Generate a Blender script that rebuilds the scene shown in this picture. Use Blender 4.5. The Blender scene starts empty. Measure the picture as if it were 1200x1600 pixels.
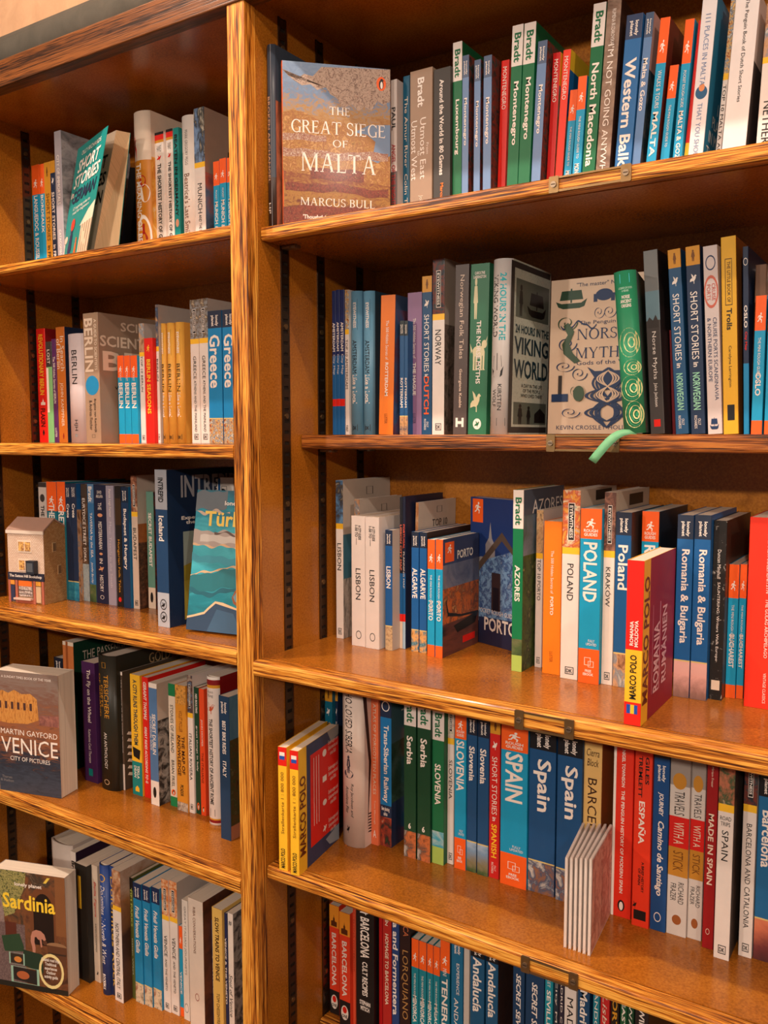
import bpy, math, random
from mathutils import Vector, Matrix

# ---------------------------------------------------------------- camera
F = 1361.0; YAW, PIT, ROL = -0.5756, -0.08836, 0.00111
CAM = Vector((0.7223, -0.81, 0.0))
def cam_axes():
    fwd = Vector((math.sin(YAW)*math.cos(PIT), math.cos(YAW)*math.cos(PIT), math.sin(PIT)))
    r = Vector((math.cos(YAW), -math.sin(YAW), 0)); d = fwd.cross(r)
    return r*math.cos(ROL)+d*math.sin(ROL), -r*math.sin(ROL)+d*math.cos(ROL), fwd
AR, AD, AF = cam_axes()
scene = bpy.context.scene
COL = scene.collection
cd = bpy.data.cameras.new('camera'); cd.sensor_fit = 'VERTICAL'; cd.sensor_height = 36; cd.lens = F*36/1600
cd.clip_start = .01
co = bpy.data.objects.new('camera', cd); COL.objects.link(co)
co.matrix_world = Matrix(((AR.x, -AD.x, -AF.x, CAM.x), (AR.y, -AD.y, -AF.y, CAM.y), (AR.z, -AD.z, -AF.z, CAM.z), (0, 0, 0, 1)))
scene.camera = co

# ---------------------------------------------------------------- light and exposure
vs = scene.view_settings
vs.view_transform = 'Standard'; vs.look = 'None'; vs.gamma = 1; vs.use_curve_mapping = False; vs.exposure = .42
w = bpy.data.worlds.new('room_air'); scene.world = w; w.use_nodes = True
w.node_tree.nodes['Background'].inputs[0].default_value = (1.0, .86, .74, 1)
w.node_tree.nodes['Background'].inputs[1].default_value = .10
def lamp(name, loc, power, rad, col=(1, .87, .74)):
    l = bpy.data.lights.new(name, 'POINT'); l.energy = power; l.shadow_soft_size = rad; l.color = col
    o = bpy.data.objects.new(name, l); o.location = loc; COL.objects.link(o)
lamp('ceiling_spot_over_shelves', (-.45, -.52, 1.18), 40, .014)
lamp('ceiling_spot_over_shelves', (.62, -.52, 1.18), 22, .014)
lamp('ceiling_spot_left_bay', (-.50, -.95, .95), 4, .02)
lamp('ceiling_spot_right_bay', (1.5, -.95, .85), 22, .02)
lamp('aisle_lamp', (1.15, -2.5, .72), 98, .05)
lamp('aisle_lamp', (-1.1, -2.6, .75), 62, .05)

# ---------------------------------------------------------------- materials
def lin(c):
    return tuple(((v/255)/12.92 if v/255 <= .04045 else ((v/255+.055)/1.055)**2.4) for v in c)
_m = {}
def newmat(name):
    m = bpy.data.materials.new(name); m.use_nodes = True
    return m, m.node_tree.nodes, m.node_tree.links, m.node_tree.nodes['Principled BSDF']
def setc(b, rough, coat=0):
    b.inputs['Roughness'].default_value = rough
    b.inputs['Coat Weight'].default_value = coat; b.inputs['Coat Roughness'].default_value = .15
    b.inputs['Specular IOR Level'].default_value = .35
def flat(c, rough=.42, coat=0.0):
    k = ('f', c, rough, coat)
    if k not in _m:
        m, n, l, b = newmat('print_%d_%d_%d' % c)
        # printed card: a very faint mottle so it is not a dead flat colour
        t = n.new('ShaderNodeTexCoord'); nz = n.new('ShaderNodeTexNoise'); nz.inputs['Scale'].default_value = 60; nz.inputs['Detail'].default_value = 3
        l.new(t.outputs['Object'], nz.inputs['Vector'])
        r = n.new('ShaderNodeMapRange'); r.inputs['To Min'].default_value = .9; r.inputs['To Max'].default_value = 1.06
        l.new(nz.outputs['Fac'], r.inputs['Value'])
        mx = n.new('ShaderNodeVectorMath'); mx.operation = 'SCALE'; mx.inputs[0].default_value = lin(c)
        l.new(r.outputs[0], mx.inputs['Scale']); l.new(mx.outputs[0], b.inputs['Base Color'])
        setc(b, rough, coat); _m[k] = m
    return _m[k]
def ramp(n, cols, interp='LINEAR'):
    r = n.new('ShaderNodeValToRGB'); e = r.color_ramp.elements; r.color_ramp.interpolation = interp
    while len(e) < len(cols): e.new(.5)
    for i, c in enumerate(cols):
        e[i].position = i/max(1, len(cols)-(0 if interp == 'CONSTANT' else 1)); e[i].color = lin(c)+(1,)
    return r
def photo(seed, cols, scale=60, gw=0.0, z0=0.0, z1=.2, st=(1, 1, 1), interp='LINEAR', rough=.4, dist=.6, lo=.28, hi=.72):
    """a printed picture: layered noise through a palette; gw mixes in a bottom-to-top order of the colours (z0..z1)"""
    k = ('p', seed, tuple(cols), scale, gw, z0, z1, st, interp, rough)
    if k not in _m:
        m, n, l, b = newmat('printed_picture')
        t = n.new('ShaderNodeTexCoord'); mp = n.new('ShaderNodeMapping')
        mp.inputs['Location'].default_value = (seed*.37, seed*.71, seed*.13); mp.inputs['Scale'].default_value = st
        l.new(t.outputs['Object'], mp.inputs['Vector'])
        nz = n.new('ShaderNodeTexNoise'); nz.inputs['Scale'].default_value = scale; nz.inputs['Detail'].default_value = 6
        nz.inputs['Roughness'].default_value = .62; nz.inputs['Distortion'].default_value = dist
        l.new(mp.outputs[0], nz.inputs['Vector'])
        mr = n.new('ShaderNodeMapRange'); mr.inputs['From Min'].default_value = lo; mr.inputs['From Max'].default_value = hi
        l.new(nz.outputs['Fac'], mr.inputs['Value'])
        sp = n.new('ShaderNodeSeparateXYZ'); l.new(t.outputs['Object'], sp.inputs[0])
        mz = n.new('ShaderNodeMapRange'); mz.inputs['From Min'].default_value = z0; mz.inputs['From Max'].default_value = z1
        l.new(sp.outputs['Z'], mz.inputs['Value'])
        mx = n.new('ShaderNodeMix'); mx.data_type = 'FLOAT'; mx.inputs[0].default_value = gw
        l.new(mr.outputs[0], mx.inputs[2]); l.new(mz.outputs[0], mx.inputs[3])
        r = ramp(n, cols, interp); l.new(mx.outputs[0], r.inputs[0]); l.new(r.outputs[0], b.inputs['Base Color'])
        setc(b, rough+.12, .04); _m[k] = m
    return _m[k]
def M(c):
    return c if isinstance(c, bpy.types.Material) else flat(c)
def wood(name, axis, cols, fine=1.0, rough=.42):
    """oak: growth lines and pores drawn out along the grain axis"""
    m, n, l, b = newmat(name)
    t = n.new('ShaderNodeTexCoord')
    def stretched(sl, ss, det, seed, dist=0):
        mp = n.new('ShaderNodeMapping'); mp.inputs['Location'].default_value = (seed, seed*.7, seed*1.3)
        s = [ss]*3; s[axis] = sl; mp.inputs['Scale'].default_value = s
        l.new(t.outputs['Object'], mp.inputs['Vector'])
        nz = n.new('ShaderNodeTexNoise'); nz.inputs['Scale'].default_value = 1; nz.inputs['Detail'].default_value = det; nz.inputs['Distortion'].default_value = dist
        l.new(mp.outputs[0], nz.inputs['Vector']); return nz.outputs['Fac']
    big = stretched(2.2, 70*fine, 2, 1.7, .9); line = stretched(5, 330*fine, 2, 3.3, 1.4); pore = stretched(34, 900*fine, 1, 5.1, .3)
    m1 = n.new('ShaderNodeMix'); m1.data_type = 'FLOAT'; m1.inputs[0].default_value = .62; l.new(big, m1.inputs[2]); l.new(line, m1.inputs[3])
    mx = n.new('ShaderNodeMix'); mx.data_type = 'FLOAT'; mx.inputs[0].default_value = .3
    l.new(m1.outputs[0], mx.inputs[2]); l.new(pore, mx.inputs[3])
    mr = n.new('ShaderNodeMapRange'); mr.inputs['From Min'].default_value = .41; mr.inputs['From Max'].default_value = .575
    l.new(mx.outputs[0], mr.inputs['Value'])
    r = ramp(n, cols); l.new(mr.outputs[0], r.inputs[0]); l.new(r.outputs[0], b.inputs['Base Color'])
    bp = n.new('ShaderNodeBump'); bp.inputs['Strength'].default_value = .35; bp.inputs['Distance'].default_value = .0006
    l.new(mr.outputs[0], bp.inputs['Height']); l.new(bp.outputs[0], b.inputs['Normal'])
    setc(b, rough, .1); return m
OAKC = [(70, 32, 6), (158, 88, 22), (204, 130, 42), (228, 166, 72)]
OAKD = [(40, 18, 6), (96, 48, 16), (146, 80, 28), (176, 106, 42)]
OAK_X = wood('oak_along_shelf', 0, OAKC); OAK_Z = wood('oak_upright', 2, OAKC); OAK_XD = wood('oak_along_shelf_darker', 0, OAKD); OAK_R = wood('oak_rail_shade_in_colour', 0, [(34, 16, 6), (76, 40, 14), (98, 54, 20), (112, 64, 26)])  # rail oak: the dim light up there is put into a darker colour
def laminate():
    m, n, l, b = newmat('brown_speckled_board')
    t = n.new('ShaderNodeTexCoord')
    a = n.new('ShaderNodeTexNoise'); a.inputs['Scale'].default_value = 420; a.inputs['Detail'].default_value = 2
    c = n.new('ShaderNodeTexNoise'); c.inputs['Scale'].default_value = 9; c.inputs['Detail'].default_value = 5
    l.new(t.outputs['Object'], a.inputs['Vector']); l.new(t.outputs['Object'], c.inputs['Vector'])
    mx = n.new('ShaderNodeMix'); mx.data_type = 'FLOAT'; mx.inputs[0].default_value = .5
    l.new(a.outputs['Fac'], mx.inputs[2]); l.new(c.outputs['Fac'], mx.inputs[3])
    mr = n.new('ShaderNodeMapRange'); mr.inputs['From Min'].default_value = .32; mr.inputs['From Max'].default_value = .68
    l.new(mx.outputs[0], mr.inputs['Value'])
    r = ramp(n, [(128, 73, 18), (162, 96, 26), (185, 116, 36)]); l.new(mr.outputs[0], r.inputs[0]); l.new(r.outputs[0], b.inputs['Base Color'])
    setc(b, .27, .25); return m
LAM = laminate()
def metal(name, c, rough):
    m, n, l, b = newmat(name); b.inputs['Metallic'].default_value = .9; b.inputs['Base Color'].default_value = lin(c)+(1,)
    t = n.new('ShaderNodeTexCoord'); z = n.new('ShaderNodeTexNoise'); z.inputs['Scale'].default_value = 90
    l.new(t.outputs['Object'], z.inputs['Vector'])
    r = n.new('ShaderNodeMapRange'); r.inputs['To Min'].default_value = rough-.1; r.inputs['To Max'].default_value = rough+.15
    l.new(z.outputs['Fac'], r.inputs['Value']); l.new(r.outputs[0], b.inputs['Roughness']); return m
STEEL = metal('worn_steel', (150, 132, 112), .34); BRASS = metal('aged_brass', (140, 112, 76), .36); DARKM = metal('dark_bronze', (58, 44, 34), .4)
def pages_mat(name, c0, c1):
    m, n, l, b = newmat(name)
    t = n.new('ShaderNodeTexCoord'); mp = n.new('ShaderNodeMapping'); mp.inputs['Scale'].default_value = (1800, 5, 5)
    l.new(t.outputs['Object'], mp.inputs['Vector'])
    z = n.new('ShaderNodeTexNoise'); z.inputs['Scale'].default_value = 1; z.inputs['Detail'].default_value = 2
    l.new(mp.outputs[0], z.inputs['Vector'])
    r = ramp(n, [c0, c1, c1]); l.new(z.outputs['Fac'], r.inputs[0]); l.new(r.outputs[0], b.inputs['Base Color'])
    setc(b, .8); b.inputs['Specular IOR Level'].default_value = .1; return m
PAGES = pages_mat('page_edges', (150, 130, 112), (226, 212, 194)); PAGETAN = pages_mat('tan_page_edges', (160, 128, 92), (222, 188, 146))

# ---------------------------------------------------------------- mesh helpers
def link(name, verts, faces, mats, parent=None, fm=None, smooth=False):
    me = bpy.data.meshes.new(name); me.from_pydata(verts, [], faces)
    for m in mats: me.materials.append(m)
    if fm: me.polygons.foreach_set('material_index', fm)
    if smooth: me.polygons.foreach_set('use_smooth', [True]*len(me.polygons))
    me.update()
    o = bpy.data.objects.new(name, me); COL.objects.link(o)
    if parent: o.parent = parent
    return o
class MB:
    def __init__(s): s.v = []; s.f = []; s.m = []; s.mats = []
    def mi(s, mat):
        if mat not in s.mats: s.mats.append(mat)
        return s.mats.index(mat)
    def face(s, pts, mat):
        i = len(s.v); s.v += [tuple(p) for p in pts]; s.f.append(tuple(range(i, i+len(pts)))); s.m.append(s.mi(mat))
    def box(s, a, b, mat, bev=0.0, ax=None):
        """box a..b; bev cuts the four edges that run along axis ax (rounded by three facets)"""
        if not bev:
            x0, y0, z0 = a; x1, y1, z1 = b
            P = [(x0,y0,z0),(x1,y0,z0),(x1,y1,z0),(x0,y1,z0),(x0,y0,z1),(x1,y0,z1),(x1,y1,z1),(x0,y1,z1)]
            i = len(s.v); s.v += P; k = s.mi(mat)
            for q in ((0,3,2,1),(4,5,6,7),(0,1,5,4),(1,2,6,5),(2,3,7,6),(3,0,4,7)): s.f.append(tuple(i+j for j in q)); s.m.append(k)
            return
        o = [i for i in range(3) if i != ax]; u0, v0, u1, v1 = a[o[0]], a[o[1]], b[o[0]], b[o[1]]
        ring = []
        for cx, cy, st in ((u1-bev, v1-bev, 0), (u0+bev, v1-bev, 90), (u0+bev, v0+bev, 180), (u1-bev, v0+bev, 270)):
            for t in (0, 30, 60, 90): ring.append((cx+bev*math.cos(math.radians(st+t)), cy+bev*math.sin(math.radians(st+t))))
        s.prism(ring, a[ax], b[ax], ax, mat)
    def prism(s, ring, w0, w1, ax, mat):
        o = [i for i in range(3) if i != ax]; i = len(s.v); n = len(ring); k = s.mi(mat)
        for w in (w0, w1):
            for u, v in ring:
                p = [0, 0, 0]; p[o[0]] = u; p[o[1]] = v; p[ax] = w; s.v.append(tuple(p))
        for j in range(n): s.f.append((i+j, i+(j+1) % n, i+n+(j+1) % n, i+n+j)); s.m.append(k)
        s.f.append(tuple(i+j for j in reversed(range(n)))); s.f.append(tuple(i+n+j for j in range(n))); s.m += [k, k]
    def disc(s, c, r, h, ax, mat, n=12):
        """short cylinder from c along axis ax by h"""
        o = [i for i in range(3) if i != ax]
        s.prism([(c[o[0]]+r*math.cos(2*math.pi*j/n), c[o[1]]+r*math.sin(2*math.pi*j/n)) for j in range(n)], c[ax], c[ax]+h, ax, mat)
    def build(s, name, parent=None, smooth=False):
        o = link(name, s.v, s.f, s.mats, parent, s.m, smooth)
        import bmesh
        bm = bmesh.new(); bm.from_mesh(o.data); bmesh.ops.recalc_face_normals(bm, faces=bm.faces); bm.to_mesh(o.data); bm.free()
        return o
def empty(name, loc=(0, 0, 0), label=None, cat=None, group=None):
    o = bpy.data.objects.new(name, None); o.empty_display_size = .02; COL.objects.link(o); o.location = loc
    tag(o, label, cat, group); return o
def tag(o, label=None, cat=None, group=None, kind=None):
    for k, v in (('label', label), ('category', cat), ('group', group), ('kind', kind)):
        if v: o[k] = v
    return o

# pixel -> world rays, used to read positions off the shelves
def ray(x, y): return AR*((x-600)/F)+AD*((y-800)/F)+AF
def onY(x, y, Y): d = ray(x, y); return CAM+d*((Y-CAM.y)/d.y)
def onZ(x, y, Z): d = ray(x, y); return CAM+d*((Z-CAM.z)/d.z)

# ---------------------------------------------------------------- lettering
_t = {}
def glyphs(text, style):
    if 's' in style: return serif(text)
    k = (text, style.replace('h', ''))
    if k not in _t:
        cu = bpy.data.curves.new('tmp', 'FONT'); cu.body = text; cu.size = 1; cu.resolution_u = 2
        cu.align_x = 'CENTER' if 'l' not in style else 'LEFT'
        cu.space_line = .95
        if 'b' in style: cu.offset = .022
        if 'i' in style: cu.shear = .22
        ob = bpy.data.objects.new('tmp', cu); COL.objects.link(ob)
        me = bpy.data.meshes.new_from_object(ob)
        v = [(p.co.x, p.co.y) for p in me.vertices]; f = [tuple(p.vertices) for p in me.polygons]
        bpy.data.objects.remove(ob); bpy.data.curves.remove(cu); bpy.data.meshes.remove(me)
        xs = [p[0] for p in v]; ys = [p[1] for p in v]; x0, x1, y0, y1 = min(xs), max(xs), min(ys), max(ys)
        _t[k] = ([((a-x0)/max(1e-6, x1-x0), (b-y0)/max(1e-6, y1-y0)) for a, b in v], f, (x1-x0)/max(1e-6, y1-y0))
    return _t[k]

# Roman capitals with serifs, drawn as stems, bars, bowls and feet (for the classical cover titles)
def serif(text):
    k = ('serif', text)
    if k in _t: return _t[k]
    TH, TN, SH = .15, .065, .045
    V, Fc = [], []
    def quad(*p):
        i = len(V); V.extend(p); Fc.append(tuple(range(i, i+len(p))))
    def stem(x, t=TH, y0=0, y1=1, s=True):
        quad((x, y0), (x+t, y0), (x+t, y1), (x, y1))
        if s:
            for y in (y0, y1-SH): quad((x-.07, y), (x+t+.07, y), (x+t+.07, y+SH), (x-.07, y+SH))
    def bar(x0, x1, y, tip=0):
        quad((x0, y), (x1, y), (x1, y+TN), (x0, y+TN))
        if tip: quad((x1-.05, y+(TN if tip > 0 else 0)), (x1, y+(TN if tip > 0 else 0)), (x1+.02, y+tip), (x1, y+tip))
    def slant(x0, y0, x1, y1, t): quad((x0, y0), (x0+t, y0), (x1+t, y1), (x1, y1))
    def bowl(cx, cy, rx, ry, a0, a1, tx=TH, ty=TN, n=20):
        p = []
        for i in range(n+1):
            a = math.radians(a0+(a1-a0)*i/n); p.append(((cx+rx*math.cos(a), cy+ry*math.sin(a)), (cx+(rx-tx)*math.cos(a), cy+(ry-ty)*math.sin(a))))
        for u, v in zip(p, p[1:]): quad(u[0], v[0], v[1], u[1])
    def foot(x, w, y): quad((x-.06, y), (x+w+.06, y), (x+w+.06, y+SH), (x-.06, y+SH))
    x = 0.0
    for ch in text:
        b = len(V); w = .8
        if ch == ' ': x += .42; continue
        if ch == 'T': w = .86; stem(.355); bar(0, .86, 1-TN); quad((0, 1), (.04, 1), (.02, .74), (-.02, .74)); quad((.82, 1), (.86, 1), (.88, .74), (.84, .74))
        elif ch == 'H': w = .96; stem(.07); stem(.72); bar(.2, .74, .48)
        elif ch in 'EF':
            w = .70; stem(.07); bar(.2, .62, 1-TN, -.16); bar(.2, .52, .48, .14)
            if ch == 'E': bar(.2, .66, 0, .2)
            else: w = .66
        elif ch == 'L': w = .68; stem(.07); bar(.2, .64, 0, .22)
        elif ch == 'I': w = .30; stem(.07)
        elif ch == 'O': w = .98; bowl(.49, .5, .49, .52, 0, 360, n=36)
        elif ch in 'CG':
            w = .86; bowl(.49, .5, .49, .52, 40, 320, n=30); quad((.80, .98), (.85, .98), (.87, .72), (.83, .72))
            if ch == 'G': stem(.72, TH*.9, .0, .44, False); foot(.72, TH*.9, .40)
        elif ch == 'S': w = .62; bowl(.31, .755, .29, .265, 20, 255, .10, .07); bowl(.31, .255, .31, .275, -160, 95, .11, .07); quad((.54, .98), (.58, .98), (.58, .74), (.55, .74)); quad((.02, .28), (.05, .28), (.05, .02), (.01, .02))
        elif ch == 'A': w = .96; slant(.06, 0, .42, 1, TN); slant(.72, 0, .42, 1, TH); bar(.24, .74, .34); foot(.04, .1, 0); foot(.72, TH, 0)
        elif ch == 'M': w = 1.18; stem(.07, TN); stem(.94, TH); slant(.56, .04, .07, 1, TH); slant(.56, .04, .96, 1, TN)
        elif ch == 'N': w = 1.0; stem(.07, TN); stem(.84, TN); slant(.78, 0, .08, 1, TH)
        elif ch in 'RB':
            w = .80 if ch == 'R' else .74; stem(.07); bowl(.34, .755, .34, .245, -90, 90); bar(.2, .36, 1-TN); bar(.2, .36, .51)
            if ch == 'R': slant(.68, 0, .32, .5, TH*.95); foot(.68, TH, 0)
            else: bowl(.36, .28, .36, .28, -90, 90); bar(.2, .38, 0)
        elif ch == 'U':
            w = .94; stem(.07, TH, .32, 1, False); stem(.78, TN, .32, 1, False); bowl(.455, .34, .385, .36, 180, 360, .12, .07); foot(.07, TH, 1-SH); foot(.78, TN, 1-SH)
        elif ch == 'Y': w = .9; stem(.37, TH, 0, .48, False); foot(.37, TH, 0); slant(.37, .46, .02, 1, TH); slant(.44, .46, .76, 1, TN); foot(.02, TH, 1-SH); foot(.76, TN, 1-SH)
        for i in range(b, len(V)): V[i] = (V[i][0]+x, V[i][1])
        x += w+.13
    xs = [p[0] for p in V]; ys = [p[1] for p in V]; x0, x1, y0, y1 = min(xs), max(xs), min(ys), max(ys)
    _t[k] = ([((a-x0)/(x1-x0), (c-y0)/(y1-y0)) for a, c in V], Fc, (x1-x0)/(y1-y0)); return _t[k]
# ---------------------------------------------------------------- the setting
def struct(name, a, b, mat):
    m = MB(); m.box(a, b, mat); o = m.build(name); tag(o, kind='structure'); return o
PLASTER = photo(91, [(160, 124, 94), (176, 138, 106)], 30, rough=.9)
CARPET = photo(92, [(92, 74, 60), (120, 98, 80), (84, 66, 54)], 300, rough=.95)
struct('floor', (-3.2, -4, -1.56), (3.4, .34, -1.5), CARPET)
struct('wall_back', (-3.2, .30, -1.5), (3.4, .34, 1.3), PLASTER)
struct('ceiling', (-3.2, -4, 1.3), (3.4, .34, 1.36), PLASTER)
m = MB(); m.prism([(.2995+.03*math.cos(math.radians(a)), .752+.036*math.sin(math.radians(a))) for a in range(90, 271, 15)], -3.2, 3.4, 0, photo(93, [(66, 62, 54), (80, 75, 66)], 20, rough=.8)); tag(m.build('shade_band_1', smooth=True), kind='structure')  # added dark roll along the wall, stands in for the shade above the rail

WL, BACK, TOP = -.629, .280, .521
bc = empty('bookcase', (0, 0, -1.5), 'tall brown built-in oak bookcase with two bays of adjustable shelves', 'bookcase')
def bcpart(m, name, par=None):
    o = m.build(name, par or bc)
    o.location = (0, 0, 1.5) if not par else (0, 0, 0); return o
def panel(name, a, b, mat=LAM):
    m = MB(); m.box(a, b, mat); return bcpart(m, name)
panel('side_panel', (-.0262, .0205, -1.44), (0, BACK, TOP))
panel('side_panel', (WL-.026, .0205, -1.44), (WL, BACK, TOP))
panel('side_panel', (.88, .0205, -1.44), (.906, BACK, TOP))
panel('back_panel', (WL-.026, BACK, -1.44), (-.013, BACK+.012, TOP+.02))
panel('back_panel', (-.013, BACK, -1.44), (.906, BACK+.012, TOP+.02))
panel('top_panel', (WL-.026, .0205, TOP), (.906, BACK, TOP+.018))
panel('plinth', (WL-.026, .03, -1.5), (.906, BACK, -1.44))
for x0, x1 in ((-.0268, .0006), (WL-.0268, WL+.0006), (.8794, .9068)):
    m = MB(); m.box((x0, 0, -1.44), (x1, .0205, .509), OAK_Z, .0015, 2); bcpart(m, 'oak_edging')
m = MB(); m.box((WL-.03, -.002, .509), (.91, .0205, .547), OAK_R, .002, 0); bcpart(m, 'top_rail')
m = MB(); m.box((WL-.03, .0205, .5395), (.91, .06, .547), OAK_R); bcpart(m, 'cornice_board')
DARKGAP = flat((30, 20, 14), .7)
STRIP = metal('strip_metal', (92, 72, 54), .3)
SLOT = .0142
def standard(x, sgn, y0, z0=-1.40, z1=.515):
    """perforated metal strip let into the side panel: two rails, a rung between every pair of slots"""
    m = MB(); wdt = .0155; th = .0016*sgn
    X = sorted((x, x+th)); r = .0032
    m.box((X[0], y0, z0), (X[1], y0+r, z1), STRIP); m.box((X[0], y0+wdt-r, z0), (X[1], y0+wdt, z1), STRIP)
    n = int((z1-z0)/SLOT)
    for i in range(n+1):
        z = z0+i*SLOT; m.box((X[0], y0+r, z), (X[1], y0+wdt-r, min(z+.0098, z1)), STRIP)
    Xg = sorted((x+.00005*sgn, x+.0004*sgn)); m.box((Xg[0], y0, z0), (Xg[1], y0+wdt, z1), DARKGAP)
    o = bcpart(m, 'shelf_standard')
    for i in range(4, n, 8):
        k = MB(); k.disc((x+th, y0+wdt/2, z0+i*SLOT+.0044), .0034, .0012*sgn, 0, BRASS, 10)
        bcpart(k, 'screw', o)
for y in (.0625, .1385, .231):
    standard(0, 1, y); standard(WL, 1, y)

def holder(shelf, xc, wdt, yf, zc, hh):
    """metal label frame screwed to the shelf edge"""
    m = MB(); y0, y1 = yf-.0022, yf-.0001; x0, x1 = xc-wdt/2, xc+wdt/2; z0, z1 = zc-hh/2, zc+hh/2
    m.box((x0, y0, z0), (x0+.010, y1, z1), BRASS, .0012, 1); m.box((x1-.010, y0, z0), (x1, y1, z1), BRASS, .0012, 1)
    m.box((x0+.010, y0+.0006, z0+.0006), (x1-.010, y1, z0+.0028), BRASS); m.box((x0+.010, y0+.0006, z1-.0026), (x1-.010, y1, z1-.0008), BRASS)
    o = m.build('label_holder', shelf); o.location = -shelf.location
    for x in (x0+.005, x1-.005):
        k = MB(); k.disc((x, y0, zc), .0030, -.0013, 1, STEEL, 12); k.box((x-.0022, y0-.0015, zc-.0004), (x+.0022, y0-.0013, zc+.0004), DARKM); k.build('screw', o)
def shelf(label, x0, x1, yf, zt, th, hold=None, oak=OAK_X, clips=()):
    s = empty('shelf', ((x0+x1)/2, yf, zt), label, 'shelf', 'adjustable oak-edged shelves')
    off = -s.location
    m = MB(); m.box((x0, yf+.0205, zt-th), (x1, BACK-.001, zt), LAM); o = m.build('board', s); o.location = off
    m = MB(); m.box((x0, yf, zt-th), (x1, yf+.0205, zt+.0002), oak, .0035, 0); o = m.build('oak_edging', s); o.location = off
    for y in clips:
        m = MB(); m.box((x0+.0008, y, zt-th-.0045), (x0+.022, y+.012, zt-th-.0003), STEEL, .0015, 0); m.disc((x0+.016, y+.006, zt-th-.0048), .007, .0022, 2, STEEL, 14)
        o = m.build('shelf_clip', s); o.location = off
    if hold:
        xc, wdt = hold; holder(s, xc, wdt, yf, zt-th/2, th+.0005)
    return s
ZL = dict(L1=.263, L2=-.0125, L3=-.275, L4=-.578, L5=-.888); ZR = dict(R1=.2532, R2=0.0, R3=-.2825, R4=-.5585, R5=-.835)
lx0, lx1, rx0, rx1 = WL+.0012, -.0275, .0022, .878
shelf('top left-bay shelf with the short stories and beer book on it', lx0, lx1, .025, ZL['L1'], .0125, clips=(.064,))
shelf('left-bay shelf at eye level under the Berlin and Greece books', lx0, lx1, 0, ZL['L2'], .018)
shelf('left-bay shelf that carries the small toy shop building', lx0, lx1, 0, ZL['L3'], .0185)
shelf('left-bay shelf with scratches in front of the Italian books', lx0, lx1, 0, ZL['L4'], .020)
shelf('lowest left-bay shelf in view, under the Sardinia guide', lx0, lx1, 0, ZL['L5'], .020)
shelf('top right-bay shelf with brass label holder under Montenegro books', rx0, rx1, .024, ZR['R1'], .0155, (.418, .082), clips=(.062,))
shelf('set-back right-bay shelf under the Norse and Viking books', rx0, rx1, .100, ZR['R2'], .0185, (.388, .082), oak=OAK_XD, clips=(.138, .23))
shelf('deep right-bay shelf below Porto and Poland with a label holder', rx0-.0015, rx1, 0, ZR['R3'], .0195, (.390, .064))
shelf('right-bay shelf with worn dark edge under the Spain books', rx0, rx1, .020, ZR['R4'], .0175, (.392, .064))
shelf('narrow lowest right-bay shelf under the Barcelona books', rx0, rx1, .130, ZR['R5'], .018)

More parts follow.
